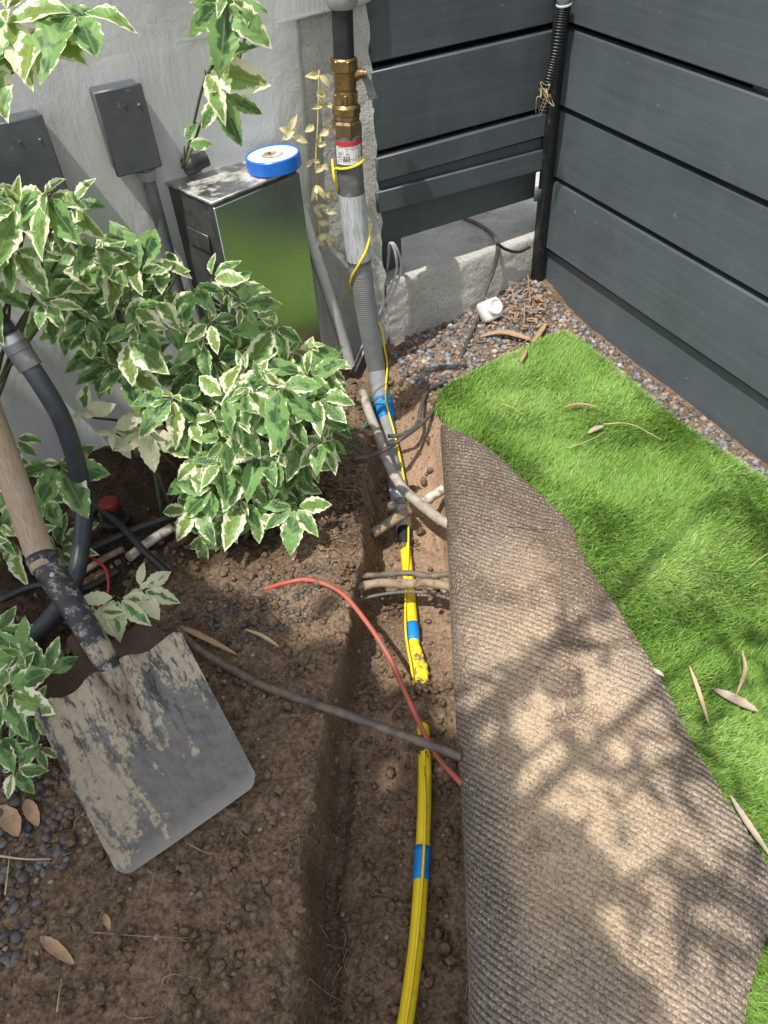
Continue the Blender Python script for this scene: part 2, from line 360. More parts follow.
    M['corr'] = simple('corrugated_sleeve', (.20, .208, .215), (.27, .28, .285), 30, .42, dirt=(.30, .29, .26), dscale=40, dlo=.55, dhi=.75)
    M['elbow'] = simple('pale_grey_fitting', (.50, .54, .60), (.62, .65, .69), 30, .45, dirt=(.30, .22, .15), dscale=45, dlo=.52, dhi=.7)
    M['darkpipe'] = simple('black_steel_pipe', (.018, .02, .024), (.035, .038, .042), 30, .42, .3, dirt=(.12, .10, .08), dscale=50, dlo=.62, dhi=.75)
    M['brass'] = simple('weathered_brass', (.36, .24, .10), (.24, .16, .07), 60, .36, .9, dirt=(.14, .10, .06), dscale=120, dlo=.55, dhi=.7)
    M['bronze'] = simple('nickelled_brass', (.40, .30, .18), (.30, .21, .12), 60, .32, .9, dirt=(.2, .17, .14), dscale=120, dlo=.55, dhi=.75)
    M['lever'] = simple('grey_lever', (.24, .25, .24), (.32, .33, .31), 40, .45, .4)
    M['white'] = simple('white_plastic', (.76, .76, .74), (.82, .82, .8), 30, .4, dirt=(.5, .43, .33), dscale=40, dlo=.58, dhi=.75)
    M['whitedirty'] = simple('soiled_white_plastic', (.62, .60, .55), (.5, .46, .4), 40, .55, dirt=(.25, .18, .12), dscale=60, dlo=.45, dhi=.62)
    M['red'] = simple('red_print', (.55, .03, .05), None, 30, .5)
    m, nt, b, out = new_mat('printed_label_paper'); p = pos(nt)
    l1 = noise(nt, pos(nt, (60, 60, 420)), 1., 2, .5); l2 = noise(nt, pos(nt, (500, 500, 60)), 1., 2, .5)
    k = math_(nt, 'MULTIPLY', ramp(nt, l1, [(.5, 0.), (.54, 1.)]), ramp(nt, l2, [(.42, 0.), (.5, 1.)])); nt.links.new(mix(nt, math_(nt, 'MULTIPLY', k, .75), (.72, .72, .72), (.10, .10, .12)), b.inputs['Base Color']); b.inputs['Roughness'].default_value = .5; M['label'] = m
    m, nt, b, out = new_mat('silver_instruction_wrap')
    l1 = noise(nt, pos(nt, (420, 420, 30)), 1., 3, .6); l2 = noise(nt, pos(nt, (90, 90, 14)), 1., 4, .6)
    c = mix(nt, ramp(nt, l2, [(.35, 0.), (.7, 1.)]), (.42, .44, .46), (.66, .67, .68)); nt.links.new(mix(nt, ramp(nt, l1, [(.52, 0.), (.62, .6)]), c, (.16, .17, .18)), b.inputs['Base Color']); b.inputs['Roughness'].default_value = .45; M['wrap'] = m
    M['ink'] = simple('black_print', (.03, .03, .035), None, 30, .6)
    M['bluetape'] = simple('blue_tape', (.010, .20, .62), (.015, .26, .70), 60, .45, dirt=(.10, .14, .2), dscale=70, dlo=.62, dhi=.8, bs=.4, bscale=120)
    M['blueplastic'] = simple('blue_spool_plastic', (.012, .13, .56), (.015, .15, .60), 30, .35)
    M['palecore'] = simple('pale_blue_white_spool', (.62, .72, .80), (.70, .78, .84), 50, .5)
    M['yellow'] = simple('yellow_gas_pipe_plastic', (.88, .64, .020), (.92, .70, .03), 25, .38, dirt=(.34, .22, .06), dscale=55, dlo=.60, dhi=.78)
    M['yellowdirty'] = simple('muddy_yellow_wrap', (.80, .58, .02), (.88, .66, .03), 60, .6, dirt=(.24, .16, .085), dscale=75, dlo=.50, dhi=.58, bs=.8, bscale=160)
    M['wire'] = simple('yellow_wire_plastic', (.88, .66, .02), (.92, .74, .04), 40, .35)
    M['print'] = simple('dark_pipe_print', (.16, .11, .01), None, 40, .6)
    M['orange'] = simple('red_orange_tubing', (.40, .07, .045), (.50, .10, .06), 30, .5, dirt=(.24, .12, .08), dscale=45, dlo=.44, dhi=.66)
    M['greypipe'] = simple('soiled_grey_tubing', (.060, .052, .048), (.115, .10, .09), 30, .6, dirt=(.19, .14, .095), dscale=50, dlo=.42, dhi=.62, bs=.3)
    M['mudpipe'] = simple('soil_coated_pipe', (.26, .19, .125), (.36, .27, .185), 45, .85, bs=.6, bscale=150, dirt=(.14, .09, .06), dscale=50, dlo=.5, dhi=.65)
    M['sunpipe'] = simple('sunbleached_grey_pipe', (.33, .30, .26), (.44, .41, .37), 30, .6, dirt=(.26, .19, .13), dscale=45, dlo=.46, dhi=.66)
    M['blackrub'] = simple('black_rubber', (.012, .013, .014), (.025, .026, .028), 30, .45, dirt=(.08, .07, .055), dscale=50, dlo=.58, dhi=.75)
    M['hose'] = simple('dark_blue_grey_hose', (.030, .038, .046), (.05, .06, .07), 20, .36, dirt=(.10, .10, .095), dscale=30, dlo=.58, dhi=.78)
    M['cable'] = simple('weathered_cable', (.10, .095, .09), (.18, .17, .16), 40, .55, dirt=(.22, .17, .12), dscale=60, dlo=.55, dhi=.7)
    M['darkcable'] = simple('dark_soiled_cable', (.045, .043, .042), (.09, .085, .08), 40, .55, dirt=(.20, .15, .11), dscale=60, dlo=.52, dhi=.7)
    M['silvercable'] = simple('pale_grey_cable', (.45, .46, .47), (.36, .37, .38), 40, .45)
    M['teal'] = simple('teal_twine', (.01, .22, .20), (.02, .30, .26), 60, .7)
    M['redcap'] = simple('red_valve_cap', (.20, .015, .012), None, 40, .5)
    M['redcable'] = simple('red_cable', (.42, .02, .03), None, 40, .4)
    # wood / shovel --------------------------------------------------
    m, nt, b, out = new_mat('worn_wooden_handle'); o = nt.nodes.new('ShaderNodeTexCoord').outputs['Object']
    u = attr(nt, 'along').outputs['Fac']; cx = attr(nt, 'around').outputs['Fac']; cb = nt.nodes.new('ShaderNodeCombineXYZ'); nt.links.new(math_(nt, 'MULTIPLY', u, 7.), cb.inputs[0]); nt.links.new(math_(nt, 'MULTIPLY', cx, 26.), cb.inputs[1])
    g = noise(nt, cb.outputs[0], 1., 7, .65, .5); c = mix(nt, ramp(nt, g, [(.3, 0.), (.7, 1.)]), (.24, .165, .105), (.46, .36, .25)); c = mix(nt, ramp(nt, noise(nt, o, 16, 6, .6), [(.45, 0.), (.7, .6)]), c, (.40, .35, .29))
    nt.links.new(c, b.inputs['Base Color']); b.inputs['Roughness'].default_value = .7; bump(nt, b, g, .4, .0012); M['wood'] = m
    m, nt, b, out = new_mat('muddy_shovel_steel'); p = pos(nt); v = attr(nt, 'v').outputs['Fac']; uu = attr(nt, 'u').outputs['Fac']
    cbm = nt.nodes.new('ShaderNodeCombineXYZ'); nt.links.new(math_(nt, 'MULTIPLY', uu, 2.6), cbm.inputs[0]); nt.links.new(math_(nt, 'MULTIPLY', v, 2.1), cbm.inputs[1]); md = noise(nt, cbm.outputs[0], .95, 10, .66, .5); fine = noise(nt, p, 120, 6, .65); st = noise(nt, pos(nt, (40, 90, 40)), 1., 5, .6)
    steel = mix(nt, st, (.085, .083, .082), (.20, .195, .185)); steel = mix(nt, ramp(nt, fine, [(.55, 0.), (.7, .5)]), steel, (.09, .08, .075))
    bias = math_(nt, 'SUBTRACT', math_(nt, 'ADD', math_(nt, 'MULTIPLY', v, .26), math_(nt, 'MULTIPLY', uu, -.05)), .085)
    k = math_(nt, 'ADD', math_(nt, 'ADD', md, bias), math_(nt, 'MULTIPLY', math_(nt, 'SUBTRACT', fine, .5), .30))
    mm = ramp(nt, k, [(.535, 0.), (.585, 1.)]); c = mix(nt, mm, steel, mix(nt, fine, (.25, .21, .15), (.47, .41, .31)))
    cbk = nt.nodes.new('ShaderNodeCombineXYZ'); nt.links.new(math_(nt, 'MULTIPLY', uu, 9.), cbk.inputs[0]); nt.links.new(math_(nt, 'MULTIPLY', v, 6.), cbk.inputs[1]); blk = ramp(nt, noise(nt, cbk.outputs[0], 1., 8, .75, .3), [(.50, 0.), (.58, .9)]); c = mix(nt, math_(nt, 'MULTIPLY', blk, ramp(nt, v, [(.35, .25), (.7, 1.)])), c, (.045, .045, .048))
    edge = ramp(nt, v, [(.0, .45), (.10, 0.)]); c = mix(nt, edge, c, (.36, .33, .30))
    nt.links.new(c, b.inputs['Base Color']); nt.links.new(math_(nt, 'MULTIPLY', math_(nt, 'SUBTRACT', 1., mm), .55), b.inputs['Metallic']); nt.links.new(ramp(nt, mm, [(0., .42), (1., .9)]), b.inputs['Roughness'])
    n1 = bump(nt, b, mm, .5, .0012); bump(nt, b, fine, .25, .0008, n1); M['blade_steel'] = m
    M['socket'] = simple('black_worn_socket', (.022, .024, .03), (.05, .052, .058), 40, .5, .2, dirt=(.30, .28, .25), dscale=75, dlo=.53, dhi=.63, bs=.3)
    M['rust'] = simple('rusty_brown_steel', (.085, .052, .036), (.125, .08, .056), 18, .7, .1, dirt=(.07, .045, .03), dscale=30, bs=.3)
    M['chip'] = simple('brown_bark_chip', (.32, .20, .115), (.46, .31, .19), 60, .85, bs=.5, bscale=140, dirt=(.2, .12, .07), dscale=60)
    M['greybark'] = simple('grey_weathered_bark', (.36, .28, .215), (.48, .40, .32), 60, .85, bs=.5, bscale=140, dirt=(.28, .2, .14), dscale=60)
    M['straw'] = simple('straw_stem', (.44, .33, .17), (.52, .42, .26), 60, .8)
    M['rootlet'] = simple('fine_root', (.20, .125, .075), (.34, .24, .15), 60, .9)
mats()

# ------------------------------------------------------------------ ground: one sheet with the trench dug into it
LIPL = np.array([(-9, -.156), (0., -.156), (.209, -.15), (.338, -.142), (.465, -.13), (.615, -.104), (.722, -.080), (.886, -.045), (1.03, -.035), (1.2, -.03), (1.344, -.02), (1.45, 0)])
FLL = np.array([(-9, -.128), (.0, -.128), (.232, -.126), (.376, -.118), (.517, -.107), (.687, -.085), (.806, -.055), (.989, -.012), (1.2, .0), (1.344, .005), (1.45, .01)])
FLR = np.array([(-9, .045), (.0, .045), (.22, .052), (.363, .068), (.502, .080), (.671, .094), (.879, .108), (1.03, .105), (1.2, .085), (1.344, .05), (1.45, .02)])
LIPR = np.array([(-9, .07), (.0, .07), (.22, .075), (.363, .09), (.502, .103), (.671, .118), (.879, .138), (1.03, .15), (1.2, .155), (1.344, .12), (1.45, .05)])
DEP = np.array([(-9, -.125), (.0, -.125), (.80, -.122), (.92, -.118), (1.03, -.11), (1.15, -.085), (1.25, -.055), (1.36, -.02), (1.44, .0), (9, 0)])
def sst(t): t = np.clip(t, 0, 1); return t*t*(3-2*t)
def ground_h(x, y):
    x = np.asarray(x, float); y = np.asarray(y, float)
    wob = fbm(x, y, 14, 4, 5)*.012
    xx = x+wob
    a, b_, c, d = [np.interp(y, t[:, 0], t[:, 1]) for t in (LIPL, FLL, FLR, LIPR)]; dep = np.interp(y, DEP[:, 0], DEP[:, 1])
    left = sst((xx-a)/np.maximum(b_-a, .01)); right = 1-sst((xx-c)/np.maximum(d-c, .01))
    base = .006*fbm(x, y, 3.5, 3, 2)+.012*sst((-.2-x)/.5)*sst((1.3-y)/.5)
    z = base*(1-left*right)+dep*left*right
    # mound of fallen soil across the pipe, heaps beside the riser
    z = z+.042*np.exp(-(((x-.03)/.055)**2+((y-.655)/.036)**2))
    z = z+.020*np.exp(-(((x+.12)/.07)**2+((y-.95)/.16)**2))+.016*np.exp(-(((x-.10)/.06)**2+((y-1.28)/.10)**2))
    z = z-.012*np.exp(-(((x-.02)/.05)**2+((y-.4)/.4)**2))
    # gravel builds up in the corner
    q = (x-C0[0])*BN[0]+(y-C0[1])*BN[1]; al = (x-C0[0])*BD[0]+(y-C0[1])*BD[1]
    z = z+.045*np.exp(-((q/.11)**2+((al+.03)/.14)**2))
    soilm = np.clip(1-sst((x-.16)/.05), 0, 1)
    rough = .0085*fbm(x, y, 22, 5, 8, .66)+.0085*np.abs(fbm(x, y, 38, 4, 12, .6))+.003*fbm(x, y, 110, 2, 18)
    wall = left*(1-left)*4*sst((.95-y)/.1); z = z+wall*(.016*(np.abs(fbm(x*3.2, y, 16, 4, 61, .6))-.25)+.010*(vnoise(x*30, y*55, 63)-.5))
    z = z-.020*np.exp(-((xx-b_-.010)/.012)**2)*sst((.80-y)/.12)*(.75+.8*fbm(x*.3, y, 9, 3, 64))
    bank = np.exp(-(((x-.09)/.09)**2+((y-1.08)/.30)**2)); z = z+bank*(.014*fbm(x, y, 17, 4, 81, .6)+.010*np.abs(fbm(x, y, 45, 3, 83, .6)))
    return z+rough*(.35+.65*soilm)
gx = np.concatenate([[-40, -15, -6, -3, -2, -1.4, -1.1], np.arange(-.9, .72, .0031), [.8, .95, 1.2, 1.6, 2.5, 6, 15, 40]])
gy = np.concatenate([[-40, -15, -6, -3, -1.5, -.8, -.4, -.2, -.08], np.arange(0., 1.78, .0031), [1.85, 2., 2.4, 3.2, 6, 15, 40]])
def build_ground():
    Xg, Yg = np.meshgrid(gx, gy); Z = ground_h(Xg, Yg)
    r = np.random.default_rng(3); dx = .0031                   # crumbs pressed into the sheet
    ix0 = np.searchsorted(gx, -.9); iy0 = np.searchsorted(gy, 0.)
    for k in range(500):
        x = r.uniform(-.85, .22); y = r.uniform(.02, 1.5); R = .003+.009*r.random()**2.2; hgt = R*r.uniform(.2, .6)
        i0 = int((x-gx[ix0])/dx)+ix0; j0 = int((y-gy[iy0])/dx)+iy0; w = int(R/dx)+1
        sl = np.s_[max(j0-w, 0):j0+w+1, max(i0-w, 0):i0+w+1]
        dd = ((Xg[sl]-x)**2+(Yg[sl]-y)**2)/(R*R); Z[sl] += hgt*np.sqrt(np.clip(1-dd, 0, 1))*.8
    V = np.stack([Xg.ravel(), Yg.ravel(), Z.ravel()], 1); nx = len(gx); ny = len(gy)
    i = np.arange(nx*ny).reshape(ny, nx); Fq = np.stack([i[:-1, :-1].ravel(), i[:-1, 1:].ravel(), i[1:, 1:].ravel(), i[1:, :-1].ravel()], 1)
    me = bpy.data.meshes.new('ground'); fast_mesh(me, V, [Fq])
    x, y = V[:, 0], V[:, 1]
    dry = .75*np.exp(-(((x-.10)/.10)**2+((y-1.12)/.30)**2))+.30*np.exp(-(((x+.02)/.10)**2+((y-.62)/.12)**2))+.25*fbm(x, y, 9, 4, 21)  # paler where the sun falls: sunlight put into the soil colour
    dry = dry+.35*np.exp(-(((x-.13)/.05)**2+((y-.8)/.25)**2))
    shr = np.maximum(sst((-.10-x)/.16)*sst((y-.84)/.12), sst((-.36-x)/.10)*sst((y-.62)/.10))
    shr = np.maximum(shr, .62*np.exp(-(((x+.075)/.055)**2+((y-1.02)/.13)**2))*(1+.5*fbm(x, y, 25, 3, 66)))  # humus-dark rooty soil, with the shrub's shade put into the colour
    fl = np.interp(y, FLL[:, 0], FLL[:, 1]); crease = np.exp(-((x-fl-.006)/.016)**2)*sst((.85-y)/.2)  # shade at the foot of the left trench wall, put into the colour
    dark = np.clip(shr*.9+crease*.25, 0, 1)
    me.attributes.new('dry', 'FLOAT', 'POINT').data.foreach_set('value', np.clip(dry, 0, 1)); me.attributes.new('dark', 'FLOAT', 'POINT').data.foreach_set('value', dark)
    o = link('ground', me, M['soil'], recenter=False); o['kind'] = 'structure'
build_ground()
_hx = np.arange(-1.0, 1.0, .004); _hy = np.arange(-.1, 2.2, .004); _HZ = ground_h(*np.meshgrid(_hx, _hy))
def gz(x, y):
    """height of the soil at a point, read from a table"""
    i = min(max((x+1.0)/.004, 0), len(_hx)-2.001); j = min(max((y+.1)/.004, 0), len(_hy)-2.001); a, b = int(i), int(j); u, v = i-a, j-b
    return float((_HZ[b, a]*(1-u)+_HZ[b, a+1]*u)*(1-v)+(_HZ[b+1, a]*(1-u)+_HZ[b+1, a+1]*u)*v)
def Gg(px, py, dz=0.):
    """the point of the ground seen at a pixel"""
    z = 0.
    for _ in range(8):
        p = G(px, py, z); z = gz(p[0], p[1])
    p = G(px, py, z+dz); return p
def inpoly(x, y, poly):
    x = np.asarray(x); y = np.asarray(y); r = np.zeros(x.shape, bool); j = len(poly)-1
    for i in range(len(poly)):
        xi, yi = poly[i]; xj, yj = poly[j]
        r ^= ((yi > y) != (yj > y)) & (x < (xj-xi)*(y-yi)/(yj-yi+1e-12)+xi); j = i
    return r
# ------------------------------------------------------------------ stones and clods (stuff)
def ico(sub):
    t = (1+5**.5)/2; v = [(-1, t, 0), (1, t, 0), (-1, -t, 0), (1, -t, 0), (0, -1, t), (0, 1, t), (0, -1, -t), (0, 1, -t), (t, 0, -1), (t, 0, 1), (-t, 0, -1), (-t, 0, 1)]
    f = [(0, 11, 5), (0, 5, 1), (0, 1, 7), (0, 7, 10), (0, 10, 11), (1, 5, 9), (5, 11, 4), (11, 10, 2), (10, 7, 6), (7, 1, 8), (3, 9, 4), (3, 4, 2), (3, 2, 6), (3, 6, 8), (3, 8, 9), (4, 9, 5), (2, 4, 11), (6, 2, 10), (8, 6, 7), (9, 8, 1)]
    v = [np.array(q)/np.linalg.norm(q) for q in v]
    for _ in range(sub):
        c = {}; nf = []
        def mid(a, b):
            k = (min(a, b), max(a, b))
            if k not in c: m = v[a]+v[b]; v.append(m/np.linalg.norm(m)); c[k] = len(v)-1
            return c[k]
        for a, b, d in f: x, y, z = mid(a, b), mid(b, d), mid(d, a); nf += [(a, x, z), (b, y, x), (d, z, y), (x, y, z)]
        f = nf
    return np.array(v), np.array(f)
def stones(name, pts, rads, mat, sub, jit, flat, tones, seed, label, cat='gravel', kind='stuff', sink=.3):
    v, f = ico(sub); r = np.random.default_rng(seed); nv = len(v); n = len(pts); P = np.asarray(pts, float); R = np.asarray(rads, float)
    q = np.linalg.qr(r.normal(size=(n, 3, 3)))[0]; V = np.einsum('vi,nij->nvj', v, q)*(1+jit*(r.random((n, nv, 1))-.5))
    sz = r.uniform(flat[0], flat[1], n); sc = np.stack([np.ones(n), r.uniform(.65, .95, n), sz], 1); V = V*sc[:, None, :]
    tl = r.uniform(-.35, .35, n); a = r.uniform(0, 2*PI, n); c, s_ = np.cos(tl)[:, None], np.sin(tl)[:, None]
    V = np.stack([V[..., 0], V[..., 1]*c-V[..., 2]*s_, V[..., 1]*s_+V[..., 2]*c], 2); c, s_ = np.cos(a)[:, None], np.sin(a)[:, None]
    V = np.stack([V[..., 0]*c-V[..., 1]*s_, V[..., 0]*s_+V[..., 1]*c, V[..., 2]], 2)*R[:, None, None]
    off = P.copy(); off[:, 2] += R*sz*(1-2*sink); V = (V+off[:, None, :]).reshape(-1, 3)
    Fc = (f[None]+np.arange(n)[:, None, None]*nv).reshape(-1, 3)
    me = bpy.data.meshes.new(name); fast_mesh(me, V, [Fc])
    me.attributes.new('tone', 'FLOAT', 'POINT').data.foreach_set('value', np.repeat(np.asarray(tones, float), nv))
    return tag(link(name, me, mat, smooth=name not in ('soil_clods', 'spoil_crumbs')), label, cat, kind=kind)
def scatter_px(poly, n, seed, rej=None):
    r = np.random.default_rng(seed); xs = [p[0] for p in poly]; ys = [p[1] for p in poly]; out = []
    while len(out) < n:
        x = r.uniform(min(xs), max(xs)); y = r.uniform(min(ys), max(ys))
        if not inpoly(np.array([x]), np.array([y]), poly)[0]: continue
        p = Gg(x, y); out.append(p)
    return out
GR = [(388, 352), (430, 318), (480, 300), (525, 268), (543, 284), (598, 328), (660, 374), (700, 410), (775, 466), (775, 500), (700, 455), (640, 405), (560, 345), (530, 352), (450, 392), (425, 396), (400, 375)]
pts = [p for p in scatter_px(GR, 2100, 5) if (p[0]-C0[0])*SN[0]+(p[1]-C0[1])*SN[1] > .002]; r = np.random.default_rng(5)
stones('gravel', pts, r.uniform(.0026, .0080, len(pts)), M['gravel'], 1, .5, (.5, .9), r.random(len(pts))**1.35, 6, 'small mixed grey and tan gravel filling the fence corner')
PB = [(-60, 700), (60, 760), (95, 800), (85, 850), (45, 885), (30, 950), (-20, 1000), (-80, 1000)]
pts = scatter_px(PB, 360, 8); r = np.random.default_rng(8)
pts2 = scatter_px([(140, 600), (330, 560), (310, 620), (240, 650), (200, 640), (160, 660)], 260, 9); allp = pts+pts2
stones('pebbles', allp, np.concatenate([r.uniform(.0032, .0088, len(pts)), r.uniform(.0025, .0062, len(pts2))]), M['pebble'], 2, .07, (.45, .8), np.concatenate([r.random(len(pts)), r.random(len(pts2))*.6]), 9, 'dark rounded pebbles along the planting bed under the shrub', 'pebbles')
r = np.random.default_rng(12); cp = []; cr = []
while len(cp) < 7000:
    x = r.uniform(-.62, .17); y = r.uniform(.12, 1.42)
    if x > np.interp(y, LIPR[:, 0], LIPR[:, 1])-.005: continue
    if x < -.15 and y > 1.05: continue
    if x > -.02 and y > .72 and r.random() < .55: continue
    R = .0010+.0080*r.random()**7
    cp.append((x, y, 0)); cr.append(R)
cp = np.array(cp); cp[:, 2] = ground_h(cp[:, 0], cp[:, 1])+.001
stones('soil_clods', cp, cr, M['clod'], 1, .75, (.6, 1.), r.random(len(cp)), 13, 'loose crumbs and clods of brown soil in the trench', 'soil', sink=.25)
r = np.random.default_rng(14); cp = []
while len(cp) < 260:
    x = r.uniform(-.58, .1); y = r.uniform(.14, 1.0)
    if x > np.interp(y, FLR[:, 0], FLR[:, 1]): continue
    cp.append((x, y, gz(x, y)+.0015))
stones('soil_stones', cp, .0014+.0030*r.random(len(cp))**2.5, M['gravel'], 1, .25, (.6, .9), (.62+.3*r.random(len(cp))), 15, 'small pale stones mixed into the bare soil', 'stones')
cp = []; cr = []; r = np.random.default_rng(77)
for (px, py, z, n_) in ((419, 690, -.100, 90), (424, 745, -.104, 70), (405, 548, -.10, 26), (352, 590, -.03, 40), (438, 590, -.05, 30)):
    for k in range(n_):
        p = G(px+r.normal()*7, py+r.normal()*5, z); cp.append((p[0], p[1], max(gz(p[0], p[1]), z-.004)+r.uniform(0, .008))); cr.append(.0014+.0055*r.random()**2.5)
stones('spoil_crumbs', cp, cr, M['clod'], 1, .75, (.6, 1.), r.random(len(cp)), 78, 'crumbs of soil fallen over the cables and the buried stretch of pipe', 'soil', sink=.2)
# fine roots
mb = MB(); r = np.random.default_rng(16)
for k in range(230):
    if k < 140: x, y = r.uniform(-.12, .0), r.uniform(.82, 1.2)
    elif k < 185: x, y = r.uniform(-.16, .11), r.uniform(.2, .8)
    else: x, y = r.uniform(-.55, -.1), r.uniform(.2, .75)
    a = r.uniform(0, 2*PI); L = r.uniform(.02, .075); p = []
    for i in range(7):
        p.append((x, y, gz(x, y)+.0035+.006*math.sin(PI*i/6)*r.random())); a += r.normal()*.7; x += math.cos(a)*L/6; y += math.sin(a)*L/6
    mb.tube(p, np.linspace(.0009, .0003, 7)*r.uniform(.6, 1.3), 5)
tag(mb.build('fine_roots', M['rootlet']), 'thin torn roots poking out of the trench soil', 'roots', kind='stuff')

# ------------------------------------------------------------------ side fence
SIDE_Z = [-.02, .122, .288, .437, .585, .735, .885, 1.035, 1.185]
t = empty('board_fence', SW(.5, 0, 0), 'dark grey horizontal board fence running down the right side beside the turf', 'fence')
for i in range(len(SIDE_Z)-1):
    z0, z1 = SIDE_Z[i]+(.006 if i else 0), SIDE_Z[i+1]-.005
    off = [-.0095, .0, -.002, .001, -.001, 0, 0, 0][i]
    n = 28; mb = MB(); tilt = random.uniform(-.003, .003)
    mb.box(SW(.80, off-.010, (z0+z1)/2), SD*.80, SN*.010+UP*tilt*.1, UP*((z1-z0)/2)+SN*tilt, .0022)
    mb.build('board', M['paint_side'], t, angle=40)
for a in (.5, 1.35):
    MB().box(SW(a, -.042, .55), SD*.02, SN*.02, UP*.6, .002).build('post', M['paint_side'], t)
MB().box(SW(.76, -.066, .55), SD*.86, SN*.002, UP*.6, 0).build('gap_dark_sheet', M['post'], t, smooth=False)  # black sheet added behind the boards so the gaps read as shade
# ------------------------------------------------------------------ back fence
t = empty('board_fence', BW(-.23, -.03, .2), 'dark blue-grey board fence panel at the back above the concrete footing', 'fence')
def bboard(z0, z1, off, a0=-.432, a1=-.008, th=.011, tilt=0, nm='board', m='paint_back'):
    return MB().box(BW((a0+a1)/2, off-th, (z0+z1)/2), BD*((a1-a0)/2), BN*th, UP*((z1-z0)/2)+BN*tilt, .002).build(nm, M[m], t, angle=40)
ga = Q(374, 155)[2]; gb = Q(371, 68)[2]; gc = Q(379, 213)[2]
bboard(gb+.006, gb+.15, -.004); bboard(gb+.162, gb+.30, -.006); bboard(gb+.312, gb+.46, -.004)
bboard(ga+.004, gb-.006, .001, tilt=.002); bboard(ga-.052, ga-.006, .006); bboard(gc-.01, ga-.058, -.008)
bboard(gc-.085, gc-.01, -.030, th=.010, nm='low_board')
qa, qb, qc, qd = Q(378, 193, .008), Q(556, 147, .008), Q(556, 167, .008), Q(378, 214, .008); ctr = (qa+qb+qc+qd)/4; ax_ = (qb+qc-qa-qd)/4; az_ = (qa+qb-qc-qd)/4
MB().box(ctr-BN*.009, ax_, BN*.008, az_, .002).build('bottom_rail', M['paint_back'], t, angle=40)
MB().box(BW(-.385, -.055, (gc+.155)/2+.005), BD*.026, BN*.014, UP*(gc-.155)/2, .002).build('stub_post', M['paint_back'], t)
MB().box(BW(-.17, -.09, .62), BD*.27, BN*.002, UP*.36, 0).build('gap_dark_sheet', M['post'], t, smooth=False)  # added black sheet, stands in for shade between the back boards
# corner post
t = empty('corner_post', BW(-.012, .01, 0), 'narrow black post where the two board fences meet in the corner', 'post')
MB().box(BW(-.014, .012, .60), BD*.0115, BN*.012, UP*.62, .0025).build('post', M['post'], t)
MB().box(BW(-.040, .020, .262), BD*.009, BN*.003, UP*.012, .001).build('bracket', M['paint_back'], t)
# corrugated conduit hanging in the corner
t = empty('flexible_conduit', Q(546, 105, .045), 'black ribbed flexible conduit hanging in the fence corner', 'conduit')
path = bez([Q(564, 2, .035), Q(560, 25, .04), Q(555, 55, .045), Q(549, 80, .045), Q(543, 112, .04)], 150)
MB().tube(path, [.0098+.0016*(1 if i % 4 < 2 else -1) for i in range(len(path))], 14).build('ribbed_tube', M['blackrub'], t)
mb = MB(); mb.lathe(Q(564, 4, .035), Q(564.5, -9, .035), [(0, .0105), (.05, .0140), (.4, .0140), (.42, .0115), (.6, .0115), (.62, .013), (1, .013)], 20); mb.build('end_fitting', M['sleeve'], t, angle=40)
MB().lathe(Q(564, 6, .035), Q(564, 2.5, .035), [(0, .0125), (.3, .0150), (.7, .0150), (1, .0125)], 20).build('ring', M['elbow'], t, angle=40)
# dry grass caught in the corner
mb = MB(); r = random.Random(4)
for k in range(9):
    a = Q(544+r.uniform(-4, 4), 92+r.uniform(-8, 12), .065); mb.tube(bez([a, a+np.array([r.uniform(-.02, .02), r.uniform(-.02, .005), r.uniform(-.02, .02)]), a+np.array([r.uniform(-.025, .03), r.uniform(-.02, 0), r.uniform(-.05, .01)])], 8), [.0011, .001, .0009, .0008, .0007, .0006, .0005, .0004, .0003][:9], 4)
tag(mb.build('dry_grass', M['straw']), 'wisp of dry straw snagged beside the ribbed conduit', 'dry grass')

# ------------------------------------------------------------------ concrete footing under the back fence
def rough_slab(name, a0, a1, off_f, z_bot, z_top, depth, mat, seed, amp, label, cat, na=90, nz=46, nd=40, rag=None):
    """front face + top face as one displaced sheet, closed behind"""
    V = []; rows = []
    prof = [(off_f, z) for z in np.linspace(z_bot, z_top, nz)]+[(o, z_top) for o in np.linspace(off_f, off_f-depth, nd)[1:]]
    A = np.linspace(a0, a1, na); P = np.zeros((len(prof), na, 3))
    for i, (o, z) in enumerate(prof):
        s = i*.012
        d = amp*fbm(A*1., np.full(na, s), 7, 5, seed, .6)+amp*.5*fbm(A, np.full(na, s), 40, 3, seed+3, .6)
        k = abs(i-(nz-1)); rd = .006*math.exp(-k/1.6)*(1+.9*fbm(A, A*0, 14, 4, seed+7))
        for j in range(na):
            w1 = 1 if i < nz else .35
            P[i, j] = BW(A[j], o+d[j]*w1-rd[j], z-rd[j]+(d[j]*.5 if i >= nz-1 else 0))
            if rag is not None and j >= na-6: P[i, j] += BD*rag*fbm(np.array([z*1.]), np.array([0.]), 26, 4, seed)[0]*(j-(na-7))/6
    n = len(prof); V = P.reshape(-1, 3); idx = np.arange(n*na).reshape(n, na)
    Fq = np.stack([idx[:-1, :-1].ravel(), idx[:-1, 1:].ravel(), idx[1:, 1:].ravel(), idx[1:, :-1].ravel()], 1).tolist()
    k = len(V); ex = [BW(A[j], off_f-depth, z_bot) for j in range(na)]; V = np.concatenate([V, ex])
    for j in range(na-1): Fq.append((idx[-1, j], idx[-1, j+1], k+j+1, k+j))
    Fq.append(tuple([*idx[:, -1], k+na-1])); Fq.append(tuple(reversed([*idx[:, 0], k])))
    mb = MB(); mb.add(V, Fq); return tag(mb.build(name, mat, angle=50), label, cat)
rough_slab('concrete_footing', -.424, .26, 0., -.08, .158, .42, M['foot'], 31, .0032, 'low weathered concrete footing with a flat ledge under the back fence', 'footing')
